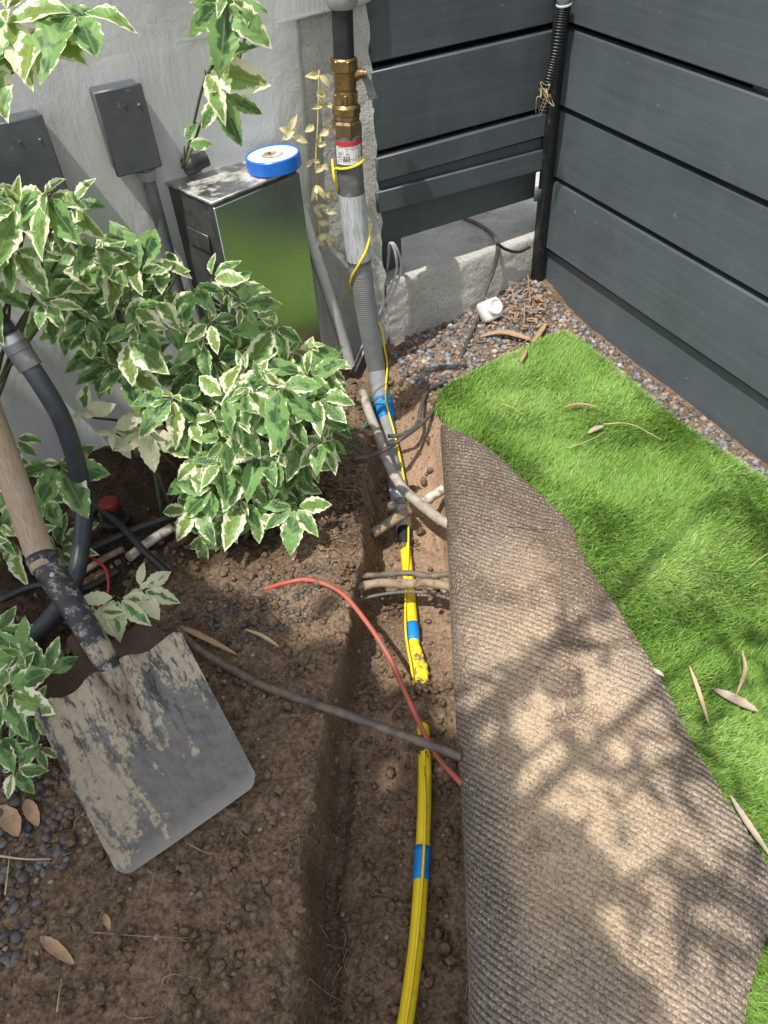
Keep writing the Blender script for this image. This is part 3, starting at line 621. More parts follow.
o = rough_slab('concrete_pillar', -.66, -.428, .0, -.08, 1.5, .30, M['conc'], 41, .004, 'rough bare concrete wall end behind the gas riser', 'wall', na=40, nz=150, nd=10, rag=.010)
# stucco wall
t = empty('stucco_wall', BW(-1.4, 0, 0), 'smooth grey-green stucco wall behind the shrub and steel cabinet', 'wall')
top_z = Q(303, 18, .014)[2]
aE = lambda px, py: float(np.dot(Q(px, py, .014)-C0, BD))
a_up = aE(301, 22); a_dn = aE(316, 235)
def stucco():
    zs = np.concatenate([np.linspace(-.08, top_z-.001, 56), [top_z+.004], np.linspace(top_z+.012, 1.55, 12)]); mb = MB(); n = 30; rows = []
    th = .014; A0 = -2.6
    prof_t = np.linspace(0, PI/2, 6)
    V = []; ncol = 40
    for z in zs:
        ae = a_up+(a_dn-a_up)*min(1.25, (top_z-z)/.42)+.004*float(fbm(np.array([z]), np.array([1.]), 12, 3, 3)[0])
        if z > top_z: ae = -.424
        row = [BW(a, th+.003*float(fbm(np.array([a]), np.array([z]), 3, 3, 9)[0]), z) for a in np.linspace(A0, ae-.012, ncol)]
        row += [BW(ae-.012+.012*math.sin(q), th-.012*(1-math.cos(q)), z) for q in prof_t[1:]]+[BW(ae, -.01, z)]
        V += row
    m = ncol+6; f = []
    for i in range(len(zs)-1):
        for j in range(m-1): f.append((i*m+j, i*m+j+1, (i+1)*m+j+1, (i+1)*m+j))
    mb.add(V, f); return mb
stucco().build('coat', M['stucco'], t)
mb = MB(); mb.box(BW((-2.6-.665)/2, -.15, .73), BD*.965, BN*.147, UP*.80, .0); mb.build('wall_core', M['conc'], t, smooth=False)
tag(MB().box(BW(-.44, .006, .785), BD*.1, BN*.006, UP*.012, .002).build('window_sill', M['elbow'], angle=40), 'pale ledge at the top edge above the back fence', 'ledge') if False else None

# ------------------------------------------------------------------ junction boxes on the wall
def enclosure(corners, off, label, wall=.016):
    TL, TR, BR, BL = [Q(*c, off) for c in corners]; ctr = (TL+TR+BR+BL)/4
    a = [np.dot(q-C0, BD) for q in (TL, TR, BR, BL)]; z = [q[2] for q in (TL, TR, BR, BL)]
    a0, a1 = (a[0]+a[3])/2, (a[1]+a[2])/2; z1, z0 = (z[0]+z[1])/2, (z[2]+z[3])/2
    t = empty('junction_box', BW((a0+a1)/2, wall, z0), label, 'electrical box', 'grey electrical boxes on the wall')
    MB().box(BW((a0+a1)/2, (wall+off-.006)/2, (z0+z1)/2), BD*((a1-a0)/2-.001), BN*((off-.006-wall)/2), UP*((z1-z0)/2-.001), .003).build('box_body', M['boxgrey'], t, angle=40)
    MB().box(BW((a0+a1)/2, off-.0025, (z0+z1)/2), BD*((a1-a0)/2+.0015), BN*.003, UP*((z1-z0)/2+.0015), .0022).build('cover', M['boxgrey'], t, angle=40)
    for fa, fz in ((.55, .80), (.85, .78)):
        c = BW(a0+(a1-a0)*fa, off+.0005, z0+(z1-z0)*fz); MB().lathe(c, c+BN*.0016, [(0, .0022), (.7, .0022), (1, .0014)], 10).build('screw', M['screw'] if fa > .8 and fz > .5 else M['boxgrey'], t, angle=40)
    return t, a0, a1, z0, z1
t, a0, a1, z0, z1 = enclosure([(95.7, 94.3), (142.7, 82.7), (159.3, 165.7), (116.7, 178.3)], .060, 'grey electrical box on a vertical conduit, on the stucco wall left of the cabinet')
ca = float(np.dot(Q(148, 178, .036)-C0, BD))
MB().lathe(BW(ca, .036, z0-.024), BW(ca, .036, z0+.003), [(0, .0135), (.3, .0135), (.32, .016), (.6, .016), (.62, .0125), (1, .0125)], 20).build('connector', M['conduitgrey'], t, angle=40)
MB().tube([BW(ca, .036, z) for z in np.linspace(.05, z0-.01, 8)], .0112, 18).build('conduit', M['sleeve'], t)
t, a0, a1, z0, z1 = enclosure([(-22, 131), (39, 114), (75, 207), (14, 226)], .060, 'larger grey electrical box at the left edge, half hidden by shrub leaves')
# ------------------------------------------------------------------ steel cabinet with tape roll
fl = G(212, 203, .483); fr = G(298, 167, .483); bl = G(171, 179, .483); fd = (fr-fl); W = np.linalg.norm(fd); fd /= W
bd_ = np.array([-fd[1], fd[0], 0]); dp = np.dot(bl-fl, bd_)
t = empty('steel_cabinet', fl*np.array([1, 1, 0])+fd*W/2+bd_*dp/2, 'tall brushed stainless steel cabinet reflecting green, standing against the stucco wall', 'cabinet')
zc = .483; ctr = fl*np.array([1, 1, 0])+fd*W/2+bd_*dp/2
MB().box(ctr+UP*(zc/2-.002), fd*(W/2-.0015), bd_*(dp/2-.0015), UP*(zc/2-.004), .002).build('body', M['cabside'], t, angle=40)
MB().box(ctr-bd_*(dp/2)+UP*(zc/2-.004), fd*(W/2), bd_*.0022, UP*(zc/2-.005), .0012).build('front_panel', M['steel'], t, angle=40)
mb = MB(); mb.box(ctr+UP*(zc-.001), fd*(W/2+.002), bd_*(dp/2+.002), UP*.0028, .0015); mb.build('lid', M['lid'], t, angle=40)
cs = ctr-fd*(W/2)+UP*(zc*.80)
mb = MB(); mb.box(cs-bd_*.005+UP*.015-fd*.0015, bd_*.032, UP*.016, fd*.0015, .001); mb.build('side_plate', M['cabside'], t, angle=40)
mb = MB(); mb.box(cs-bd_*.034-UP*.055-fd*.002, bd_*.006, UP*.004, fd*.003, .001); mb.build('latch', M['screw'], t, angle=40)
for k in range(4): MB().box(cs-bd_*(.0)-UP*(.085+.012*k)-fd*.001, bd_*.035, UP*.0025, fd*.0018, .001).build('vent_louvre', M['cabside'], t, angle=40)
# tape roll
c = G(274, 163, .494); t = empty('tape_roll', c-UP*.007, 'round blue spool of thread tape with pale core, lying on the steel cabinet', 'tape roll')
rr = .0475
tl = UP+np.array([-.04, .03, 0]); tl /= np.linalg.norm(tl); c = c+UP*.004
mb = MB(); mb.lathe(c-tl*.012, c+tl*.012, [(.0, rr-.002), (.06, rr), (.94, rr), (1, rr-.0015), (1.0, rr-.0035), (.90, rr-.0045), (.1, rr-.0045)], 64, caps=False); mb.build('blue_shell', M['blueplastic'], t, angle=40)
MB().lathe(c-tl*.0115, c+tl*.0105, [(0, rr-.003), (1, rr-.004), (1., .0185), (.9, .0178), (.8, .0175)], 64).build('pale_face', M['palecore'], t, angle=40)
mb = MB(); mb.lathe(c+tl*.006, c+tl*.0125, [(0, .0172), (.85, .0172), (1, .0162), (1, .0085), (.2, .0080), (.0, .008)], 32, caps=False); mb.build('hub', M['whitedirty'], t, angle=40)
MB().lathe(c+tl*.005, c+tl*.0085, [(0, .0085), (1, .0085)], 24).build('hub_hole', M['conduitgrey'], t)
# black plug on the cabinet
p0 = Q(184, 168, .032); p1 = Q(207, 158, .032); ax = (p1-p0)
t = empty('pipe_plug', (p0+p1)/2-UP*.016, 'small black plastic cap lying on the left end of the steel cabinet', 'cap')
MB().lathe(p0, p1, [(0, .0125), (.06, .0145), (.55, .0145), (.6, .013), (1., .013)], 20).build('cap_body', M['blackrub'], t, angle=40)
MB().lathe(p0+ax*.2, p0+ax*.45, [(0, .0146), (.2, .0156), (.8, .0156), (1, .0146)], 12).build('grip_ring', M['blackrub'], t, angle=30)

# ------------------------------------------------------------------ gas riser
RO = .085
R_ = lambda px, py: Q(px, py, RO)
t = empty('gas_riser', G(404, 532, -.1), 'grey gas riser pipe with brass shut-off valve rising out of the trench', 'gas riser')
AXY = [-200, -60, 8, 60, 137, 170, 200, 230, 260, 295, 326, 350, 372]; AXX = [333, 339.2, 342, 344, 347.6, 349.8, 352.4, 355.6, 359.2, 364, 369, 373, 377]
axis = lambda y: R_(float(np.interp(y, AXY, AXX)), y)
def seg(y0, y1, prof, name, m, n=24, angle=35, rot=0.):
    o = MB().lathe(axis(y1), axis(y0), prof, n, rot=rot).build(name, M[m], t, angle=angle); return o
seg(-60, 8, [(0, .021), (.1, .026), (.25, .026), (.27, .022), (1, .022)], 'top_coupling', 'conduitgrey')
seg(2, 64, [(0, .0172), (1, .0172)], 'upper_pipe', 'darkpipe')
v = seg(57, 104, [(0, .0195), (.10, .0205), (.28, .0205), (.30, .0175), (.34, .0175), (.36, .019), (.72, .0195), (.74, .0215), (.97, .0215), (1, .0195)], 'valve_body', 'brass', 24)
MB().lathe(axis(103), axis(92), [(0, .0205), (.1, .0222), (.9, .0222), (1, .0205)], 6).build('hex_collar', M['brass'], v, angle=25)
MB().lathe(axis(71), axis(58), [(0, .0205), (.1, .0228), (.9, .0228), (1, .0205)], 6, rot=.3).build('hex_collar', M['brass'], v, angle=25)
q = axis(75); sd = BD*.9+BN*.43; sd /= np.linalg.norm(sd)
MB().lathe(q+sd*.012, q+sd*.036, [(0, .0105), (.5, .0105), (.52, .008), (.8, .008), (.82, .006), (1, .006)], 16).build('valve_stem', M['brass'], v, angle=35)
hp = bez([q+sd*.031, R_(366, 84)+BN*.012, R_(370, 97)+BN*.012], 12); mb = MB()
for i in range(len(hp)-1):
    d = hp[i+1]-hp[i]; L = np.linalg.norm(d); mb.box((hp[i]+hp[i+1])/2, d*.56, BD*(.0062+.002*i/len(hp)), BN*.0016, .0008)
mb.build('lever', M['lever'], v, angle=40)
u = seg(103, 137, [(0, .0215), (.04, .0225), (.5, .0225), (.52, .020), (.56, .020), (.58, .0225), (.95, .0225), (1, .0205)], 'union', 'bronze')
MB().lathe(axis(136), axis(119), [(0, .024), (.12, .0268), (.85, .0268), (1, .024)], 6, rot=.2).build('union_nut', M['bronze'], u, angle=25)
MB().lathe(axis(113.5), axis(105), [(0, .023), (.1, .0245), (.9, .0245), (1, .023)], 12).build('union_ring', M['brass'], u, angle=25)
sl = MB().tube([axis(y) for y in np.linspace(134, 262, 30)], np.linspace(.0243, .0236, 30), 32).build('sleeve', M['sleeve'], t, angle=60)
def wrap(y0, y1, rad, name, m, parent, ang0=-PI, ang1=PI, proud=.0006):
    n = 40; ys = np.linspace(y1, y0, 14); V = []
    for y in ys:
        p0 = axis(y); tt = axis(y-4)-axis(y+4); tt /= np.linalg.norm(tt); toc = BN-tt*np.dot(BN, tt); toc /= np.linalg.norm(toc); ri = np.cross(tt, toc)
        for k in range(n+1): a = ang0+(ang1-ang0)*k/n; V.append(p0+(toc*math.cos(a)+ri*math.sin(a))*(rad+proud))
    mb = MB(); mb.add(V, [(q*(n+1)+k, q*(n+1)+k+1, (q+1)*(n+1)+k+1, (q+1)*(n+1)+k) for q in range(13) for k in range(n)]); return mb.build(name, M[m], parent)
lb = wrap(137, 160, .0243, 'printed_label', 'label', sl, -1.5, 1.3)
wrap(137, 141.5, .0243, 'red_label_band', 'red', lb, -1.5, 1.3, .0012)
for k in range(7):
    wrap(151, 157, .0243, 'barcode_bar', 'ink', lb, -.95+k*.085+(.02 if k % 2 else 0), -.95+k*.085+.045, .0012) if k else None
wrap(142, 155, .0243, 'symbol_panel', 'ink', lb, .62, .74, .0012)
wrap(192, 258, .0241, 'paper_wrap', 'wrap', sl)
pth = [axis(y) for y in np.linspace(258, 372, 230)]
low = bez([axis(372), G(381, 395, -.008), G(385, 412, -.022)], 24)
cpth = pth+low[1:]
k = len(cpth); MB().tube(cpth, [(.0232-.004*i/k)+(.0005 if (i//2) % 2 else -.0005)*(1 if i > 24 else 0) for i in range(k)], 26).build('corrugated_sleeve', M['corr'], t)
bt = bez([G(381.5, 397, -.010), G(384.3, 408, -.018), G(386.8, 419, -.026)], 12)
MB().tube(bt, .0202, 24).build('blue_tape_band', M['bluetape'], t)
lp = bez([G(385, 412, -.022), G(390, 445, -.045), G(394.5, 478, -.066), G(401, 508, -.083)], 24); MB().tube(lp, np.linspace(.0168, .0150, len(lp)), 20).build('lower_pipe', M['corr'], t)
lp = bez([G(394.5, 475, -.066), G(399, 500, -.080), G(402.5, 515, -.088), G(404, 528, -.094)], 24); k = len(lp); MB().tube(lp, [.0170 if i < k*.3 else .0185 if i < k*.36 else .0160 for i in range(k)], 22).build('pale_elbow', M['elbow'], t, angle=40)
MB().lathe(G(403.7, 524, -.094), G(405.3, 545, -.1), [(0, .0118), (.2, .0132), (.8, .0132), (1, .0120)], 20).build('black_coupling', M['blackrub'], t, angle=35)
# yellow gas pipe ----------------------------------------------------
t = empty('gas_pipe', G(417, 930, -.115), 'yellow plastic gas pipe with blue tape bands lying along the trench floor', 'pipe')
yc = [(404.5, 540, -.101), (408, 575, -.104), (411, 610, -.106), (414, 645, -.109), (418, 680, -.113), (422, 715, -.115), (424.5, 750, -.112), (424.5, 800, -.111), (422, 860, -.112), (417.5, 930, -.113), (411, 985, -.113), (404, 1030, -.113), (392, 1090, -.113), (377, 1160, -.113)]
yp = bez([G(*q) for q in yc], 130); YR = .0103
MB().tube(yp, YR, 20).build('pipe_body', M['yellow'], t)
ypx = [PX(p) for p in yp]
def at_y(py): return min(range(len(yp)), key=lambda i: abs(ypx[i][1]-py))
for y0, y1 in ((624, 643), (846, 884)):
    ps = [yp[i] for i in range(at_y(y0), at_y(y1)+1)]
    if len(ps) < 3: ps = bez(ps, 6)
    MB().tube(ps, [YR+.0012+.0003*(i % 2) for i in range(len(ps))], 20).build('blue_tape_band', M['bluetape'], t)
# printed line on the pipe
i0, i1 = at_y(752), at_y(1040); V = []
for i in range(i0, i1):
    d = yp[i+1]-yp[i]; d /= np.linalg.norm(d); s_ = np.cross(d, UP); s_ /= np.linalg.norm(s_)
    a = -.15; nrm = UP*math.cos(a)+s_*math.sin(a)
    w_ = np.cross(nrm, d); V += [yp[i]+nrm*(YR+.0004)-w_*.0005, yp[i]+nrm*(YR+.0004)+w_*.0005]
mb = MB(); mb.add(V, [(2*k, 2*k+1, 2*k+3, 2*k+2) for k in range(i1-i0-1)]); mb.build('printed_line', M['print'], t)
# frayed yellow wrap at the lower visible end
mb = MB(); V = []; i0, i1 = at_y(648), at_y(692); rg = random.Random(5)
for i in range(i0, i1+1):
    d = yp[min(i+1, len(yp)-1)]-yp[i]; d /= np.linalg.norm(d); s_ = np.cross(UP, d); s_ /= np.linalg.norm(s_)
    for a in np.linspace(-.4, 1.35, 9):
        a2 = a+(rg.uniform(-.35, .25) if a > 1.0 else 0); lift = .0014+rg.uniform(0, .0012)+((.004+rg.uniform(0, .005))*(a > .9)*min(1, (i-i0)/6))
        V.append(yp[i]+(UP*math.cos(a2)+s_*math.sin(a2))*(YR+lift))
n = i1-i0+1; mb.add(V, [(k*9+j, k*9+j+1, k*9+j+10, k*9+j+9) for k in range(n-1) for j in range(8)]); mb.build('torn_wrap', M['yellowdirty'], t)
# tracer wire --------------------------------------------------------
WR = .0021
def off_axis(y, an, r=.027):
    p = axis(y); d = axis(y-5)-axis(y+5); d /= np.linalg.norm(d); toc = BN-d*np.dot(BN, d); toc /= np.linalg.norm(toc); ri = -np.cross(d, toc)
    if np.dot(ri, BD) < 0: ri = -ri
    return p+(toc*math.cos(an)+ri*math.sin(an))*r
w = [off_axis(157+i*1.4, 1.5-i*.52, .0268) for i in range(7)]+[off_axis(169, -2.0, .03), off_axis(160, -2.2, .031), off_axis(172, -1.5, .034), off_axis(184, -1.7, .028), off_axis(196, -2.5, .0262), off_axis(208, 2.8, .0262), off_axis(217, 2.0, .0262), off_axis(232, 1.1, .0262), off_axis(245, .3, .0262), off_axis(258, -.5, .0262), off_axis(272, -1.3, .0262), off_axis(290, -2.2, .0262), off_axis(310, 2.9, .0262), off_axis(330, 1.6, .0262), off_axis(350, 1.2, .0255)]
w += [G(382, 372, .0)+UP*.012+BD*.014, G(385.5, 395, .012), G(388, 410, .004), G(394, 432, -.022), G(400, 458, -.04), G(405, 485, -.062), G(408, 505, -.075), G(408.5, 525, -.083), G(408, 560, -.090), G(405.5, 600, -.0935), G(406, 635, -.0955), G(411, 665, -.096), G(414.5, 690, -.10), G(416, 705, -.108), G(420, 740, -.108), G(425, 790, -.0985), G(424, 850, -.0985), G(418, 930, -.0995), G(406, 1020, -.0995), G(385, 1120, -.0995)]
tag(MB().tube(bez(w, 260), WR, 8).build('tracer_wire', M['wire']), 'thin yellow wire wound round the gas riser and along the pipe', 'wire')

# ------------------------------------------------------------------ other pipes, cables and roots
def run(name, pts, rad, m, label, cat, n=40, seg=12, group=None, rads=None, bumpy=0):
    p = bez(pts, n); k = len(p); R = rads if rads is not None else [rad*(1+bumpy*(random.random()-.5)) for _ in range(k)]
    if rads is not None: R = np.interp(np.linspace(0, 1, k), np.linspace(0, 1, len(rads)), rads)
    return tag(MB().tube(p, R, seg).build(name, M[m]), label, cat, group)
# white pipe beside the cabinet
t = empty('white_pipe', Q(345, 335, .05), 'pale grey plastic pipe leaning between the steel cabinet and the riser', 'pipe')
wp = bez([Q(300, 208, .045), Q(304, 222, .058), Q(310, 240, .06), Q(327, 290, .065), Q(343, 340, .07), Q(350, 365, .075)], 30); MB().tube(wp, [.0135 if i < 12 else .0118 for i in range(len(wp))], 18).build('pipe_body', M['palepipe'], t, angle=40)
MB().tube([Q(311.5, 242, .06), Q(313, 246, .061)], .0142, 18).build('socket_rim', M['palepipe'], t, angle=40)
run('grey_conduit', [G(362, 390, .035), G(369, 412, .025), G(379, 437, .012), G(387, 461, .0), G(398, 482, -.006), G(412, 497, -.006), G(430, 512, -.004), G(446, 523, .0), G(470, 535, .004)], .0095, 'sunpipe', 'sun-bleached grey conduit bending past the riser and under the turf', 'conduit', 50, 16)
run('pipe_stub', [G(372, 534, -.055), G(392, 521, -.050), G(410, 510, -.046)], .0100, 'mudpipe', 'short soil-coated tan pipe crossing the trench below the grey conduit', 'pipe', 16, 14, bumpy=.06)
run('pipe_stub', [G(418, 505, -.040), G(431, 497, -.035), G(444, 489, -.03)], .0098, 'whitedirty', 'short dirty white pipe poking out from beneath the turf edge', 'pipe', 12, 14, bumpy=.04)
c = G(391, 506, -.055); t = empty('white_fitting', c-UP*.01, 'small white round pipe cap beside the pale elbow of the riser', 'fitting')
MB().lathe(c-BN*.003-UP*.012, c+BN*.008+UP*.010, [(0, .0095), (.1, .0105), (.7, .0105), (.9, .0095), (1, .006)], 20).build('cap_body', M['whitedirty'], t, angle=40)
run('buried_cable', [G(300, 603, -.012), G(333, 586, -.006), G(352, 577, -.018), G(380, 575, -.022), G(408, 573, -.028), G(430, 576, -.022), G(452, 574, -.022), G(480, 576, -.02)], .0056, 'greypipe', 'upper of two thick soil-caked cables crossing the trench', 'cable', 40, 12, 'soil-caked cables', bumpy=.22)
run('buried_cable', [G(306, 608, -.02), G(338, 596, -.018), G(352, 590, -.026), G(378, 583, -.030), G(404, 584, -.036), G(428, 583, -.03), G(452, 587, -.028), G(480, 592, -.02)], .0082, 'mudpipe', 'lower of two thick soil-caked cables crossing the trench', 'cable', 40, 12, 'soil-caked cables', bumpy=.22)
run('thin_cable', [G(345, 606, -.035), G(356, 601, -.042), G(378, 595, -.045), G(404, 592, -.05), G(428, 593, -.052), G(450, 599, -.048), G(470, 606, -.04)], .0026, 'cable', 'thin pale grey cable crossing just below the soil-caked cables', 'cable', 30, 10)
run('irrigation_tube', [G(262, 590, -.004), G(285, 583, .012), G(310, 580, .02), G(340, 592, .022), G(365, 620, .014), G(388, 655, .004), G(404, 690, -.006), G(420, 725, -.012), G(438, 757, -.014), G(462, 784, .002)], .0040, 'orange', 'red-orange flexible tube arching across the trench', 'tube', 60, 14)
run('old_pipe', [G(176, 627, .018), G(200, 650, .016), G(230, 668, .012), G(262, 685, .010), G(300, 699, .012), G(350, 716, .008), G(400, 734, .006), G(440, 749, .008), G(462, 757, .012)], .0078, 'greypipe', 'long soil-stained grey-brown pipe bridging the trench', 'pipe', 60, 14, rads=[.0045, .0058, .0066, .0063, .0066, .0062, .0064, .0060])
# cables near the corner
run('black_cable', [G(448, 209, .164), G(463, 217, .164), G(480, 225, .164), G(492, 234, .164), Q(497.5, 245, .010), Q(495, 265, .018), Q(486, 290, .026), Gg(474, 325, .012), Gg(463, 352, .004), Gg(458, 362, -.004)], .0046, 'darkcable', 'dark cable draped over the concrete footing down into the gravel', 'cable', 60, 10)
run('black_cable', [Q(497, 243, .014), Q(505, 249, .012), Q(518, 252, .012), Q(530, 247, .014)], .0036, 'blackrub', 'short black cable stub running along the footing to the corner post', 'cable', 20, 8)
for i, (dx, nm) in enumerate(((0, 'left strand of a pair of pale grey cables looping down the footing behind the riser'), (4.5, 'right strand of a pair of pale grey cables looping down the footing behind the riser'))):
    run('grey_cable', [BW(-.405, -.03, .166+.004*i), Q(390+dx*.3, 243, .002), Q(396+dx*.8, 256, .012), Q(396+dx, 272, .018), Q(389+dx, 292, .026), Q(379+dx, 315, .035), Q(366+dx, 338, .05), Gg(350+dx, 372, .004)], .0029, 'silvercable', nm, 'cable', 40, 8)
run('loose_cable', [G(446, 382, .010), G(438, 385, .02), G(427, 392, .028), G(421, 408, .026), G(419, 420, .02), G(412, 430, .012), G(402, 435, .008), G(388, 436, .012)], .0044, 'darkcable', 'dark cable looping up from the soil right of the riser', 'cable', 40, 8)
run('loose_cable', [G(436, 405, .010), G(430, 415, .018), G(420, 425, .020), G(404, 437, .022), G(388, 448, .026), G(372, 455, .020), G(352, 460, .010)], .0044, 'darkcable', 'lower dark cable passing in front of the riser toward the shrub', 'cable', 40, 8)
run('twine', [G(384, 404, .012), G(372, 405, .016), G(364, 408, .012), G(371, 412, .010), G(363, 430, .004), G(359, 444, .0), G(352, 462, -.01), G(360, 446, .004), G(348, 445, .006)], .0016, 'teal', 'teal twine tied from the riser to the shrub', 'twine', 40, 5)

# white plug in the corner gravel ------------------------------------
c = Gg(492, 313, .016); t = empty('drain_fitting', c-UP*.012, 'white plastic cap lying in the gravel against the concrete footing', 'fitting')
ax = np.array([.35, -.55, .45]); ax /= np.linalg.norm(ax); c2 = c+UP*.010
s1 = np.cross(ax, UP); s1 /= np.linalg.norm(s1); s2 = np.cross(ax, s1)
MB().box(c2-ax*.009, s1*.026, s2*.024, ax*.017, .006).build('cap_base', M['white'], t, angle=50)
cc = c2+ax*.007-s2*.004
MB().lathe(cc, cc+ax*.012, [(0, .0205), (.7, .020), (1, .0175), (1, .0150), (.75, .0138)], 28).build('round_plug', M['white'], t, angle=40)
# ------------------------------------------------------------------ dark hose, drip lines and valves behind the shovel
hp = [Yp(-18, 290, 1.02), Yp(2, 325, 1.0), Yp(20, 352, .98), Yp(42, 385, .96), Yp(62, 420, .95), Yp(76, 462, .94), Yp(83, 505, .93), G(82, 540, .10), G(74, 580, .07), G(55, 613, .055), G(25, 640, .045), G(-30, 668, .04)]
t = empty('drain_hose', hp[-3]-UP*.02, 'thick dark blue-grey hose curving down past the wooden shovel handle', 'hose')
hb = bez(hp, 90); MB().tube(hb[8:], .0145, 20).build('hose_body', M['hose'], t)
MB().tube(bez([Yp(-18, 290, 1.02), Yp(2, 325, 1.0), Yp(10, 337, .99)], 8), .0135, 18).build('feed_pipe', M['blackrub'], t)
MB().lathe(Yp(9, 335, .99), Yp(31, 368, .97), [(0, .0165), (.25, .0165), (.27, .0185), (.5, .0185), (.52, .0175), (1, .0175)], 22).build('coupling', M['sleeve'], t, angle=35)
MB().lathe(Yp(9.5, 336, .99), Yp(15, 344, .985), [(0, .0172), (.5, .0176), (1, .0172)], 22).build('clamp', M['screw'], t, angle=35)
run('white_pipe', [G(128, 558, .03), G(150, 541, .03), G(172, 527, .03)], .0085, 'whitedirty', 'short white pipe in the shade between shovel handle and shrub', 'pipe', 10, 14)
run('white_pipe', [G(80, 574, .02), G(105, 558, .02), G(124, 549, .02)], .0060, 'mudpipe', 'thin cream pipe in the shade left of the short white pipe', 'pipe', 10, 12)
for i, (pts_, lab) in enumerate((([G(70, 560, .04), G(110, 540, .045), G(160, 520, .045), G(215, 505, .04)], 'black drip line in the shade, highest behind the white pipes'), ([G(0, 600, .05), G(40, 585, .05), G(80, 590, .04), G(120, 570, .03)], 'black drip line crossing behind the shovel socket'), ([G(90, 500, .07), G(120, 525, .06), G(145, 552, .04), G(170, 575, .02)], 'black drip line slanting down toward the red valve'))):
    run('drip_line', pts_, .0065, 'blackrub', lab, 'tube', 24, 12)
run('red_cable', [G(88, 600, .05), G(98, 606, .055), G(108, 592, .07), G(106, 570, .08), G(95, 560, .075), G(86, 557, .07)], .0022, 'redcable', 'thin red cable loop beside the shovel socket', 'cable', 30, 8)
for (px, py, lab) in ((112, 512, 'black irrigation valve with red cap in the shade under the shrub'), (4, 640, 'black irrigation valve with red cap at the left edge behind the shovel')):
    c = G(px, py, .05); t = empty('irrigation_valve', c-UP*.04, lab, 'valve', 'irrigation valves in the shade')
    MB().lathe(c-UP*.04, c+UP*.012, [(0, .022), (.2, .022), (.22, .028), (.5, .028), (.55, .02), (1, .018)], 20).build('valve_body', M['blackrub'], t, angle=40)
    MB().lathe(c+UP*.012, c+UP*.028, [(0, .016), (.1, .0175), (.8, .0175), (1, .012)], 14).build('red_cap', M['redcap'], t, angle=30)
# ------------------------------------------------------------------ shovels
def shovel_blade(BL, BR, TR, TL, bulge=.030, dish=.020, sock=True, nu=44, nv=48):
    nrm = np.cross(BR-BL, TL-BL); nrm /= np.linalg.norm(nrm); V = []; uu = []; vv = []
    for j in range(nv+1):
        for i in range(nu+1):
            u = 2*i/nu-1; v = j/nv
            ue = u
            # rounded lower corners and shoulders
            lo = .02*max(0, abs(u)-.86)/.14*max(0, abs(u)-.86)/.14*3.0
            top = 1.0+(.06*math.exp(-(u/.20)**2)-.014*math.exp(-((abs(u)-.5)/.25)**2) if sock else 0)-.04*max(0, abs(u)-.9)/.1
            vm = lo+(top-lo)*v
            s = (u+1)/2; p = BL*(1-s)*(1-vm)+BR*s*(1-vm)+TR*s*vm+TL*(1-s)*vm
            taper = sst((v-.40)/.60); h_ = (.020 if sock else .0)*taper**2*math.exp(-((abs(u)-.26)/.15)**2)-bulge*taper**.9*math.exp(-(u/(.05+.07*taper))**2)+dish*abs(u)**3*(.5+.5*v)-.007*math.sin(PI*v)*(1-u*u)
            h_ += (.010 if sock else 0)*max(0., (v-.93)/.07)**2*min(1, abs(u)*3)          # turned step
            V.append(p+nrm*h_); uu.append(u); vv.append(v)
    m = nu+1; n = len(V); V2 = [q-nrm*.0022 for q in V]; f = []
    for j in range(nv):
        for i in range(nu): a = j*m+i; f.append((a, a+1, a+m+1, a+m)); f.append((n+a, n+a+m, n+a+m+1, n+a+1))
    for i in range(nu): f.append((i, n+i, n+i+1, i+1)); a = nv*m+i; f.append((a, a+1, n+a+1, n+a))
    for j in range(nv): a = j*m; f.append((a, a+m, n+a+m, n+a)); a += nu; f.append((a, n+a, n+a+m, a+m))
    mb = MB(); mb.add(V+V2, f, u=np.array(uu*2), v=np.array(vv*2)); return mb, nrm
BLc, BRc, TRc, TLc = G(122, 880, .016), G(260, 783, .024), G(181, 634, .098), G(37, 714, .098)
t = empty('square_shovel', (BLc+BRc)/2, 'muddy square-mouth shovel with wooden handle lying blade down on the soil', 'shovel')
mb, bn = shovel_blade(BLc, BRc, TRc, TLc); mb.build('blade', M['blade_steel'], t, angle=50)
sk0 = G(117, 680, .085); sk1 = G(106, 660, .108); sk2 = G(74, 608, .165); sk3 = G(41, 557, .215)
sp = bez([sk0*.4+sk1*.6, sk1, sk2, sk3], 30); MB().tube(sp, np.interp(np.linspace(0, 1, len(sp)), [0, .25, .55, 1], [.0155, .0172, .0180, .0208]), 24).build('socket', M['socket'], t)
he = G(0, 443, .30); hdir = (he-sk3); hs = [sk3-hdir*.10+hdir*q for q in np.linspace(0, 1, 10)]+[he+hdir*q for q in np.linspace(.2, 3.6, 20)]
hr = np.interp(np.linspace(0, 1, len(hs)), [0, .06, 1], [.0192, .0200, .0205]); mb = MB(); mb.tube(hs, hr, 28)
n = len(hs); mb.attr['along'] = [(0, np.repeat(np.linspace(0, 4, n), 28))]; mb.attr['around'] = [(0, np.tile(np.abs(np.linspace(-1, 1, 28)), n))]
mb.build('handle', M['wood'], t)
fr_ = [sk3-hdir*.03, sk3+hdir*.02]; MB().tube([sk3-hdir*.05, sk3-hdir*.02, sk3+hdir*.005], [.0214, .0218, .0214], 24).build('socket_rim', M['socket'], t)
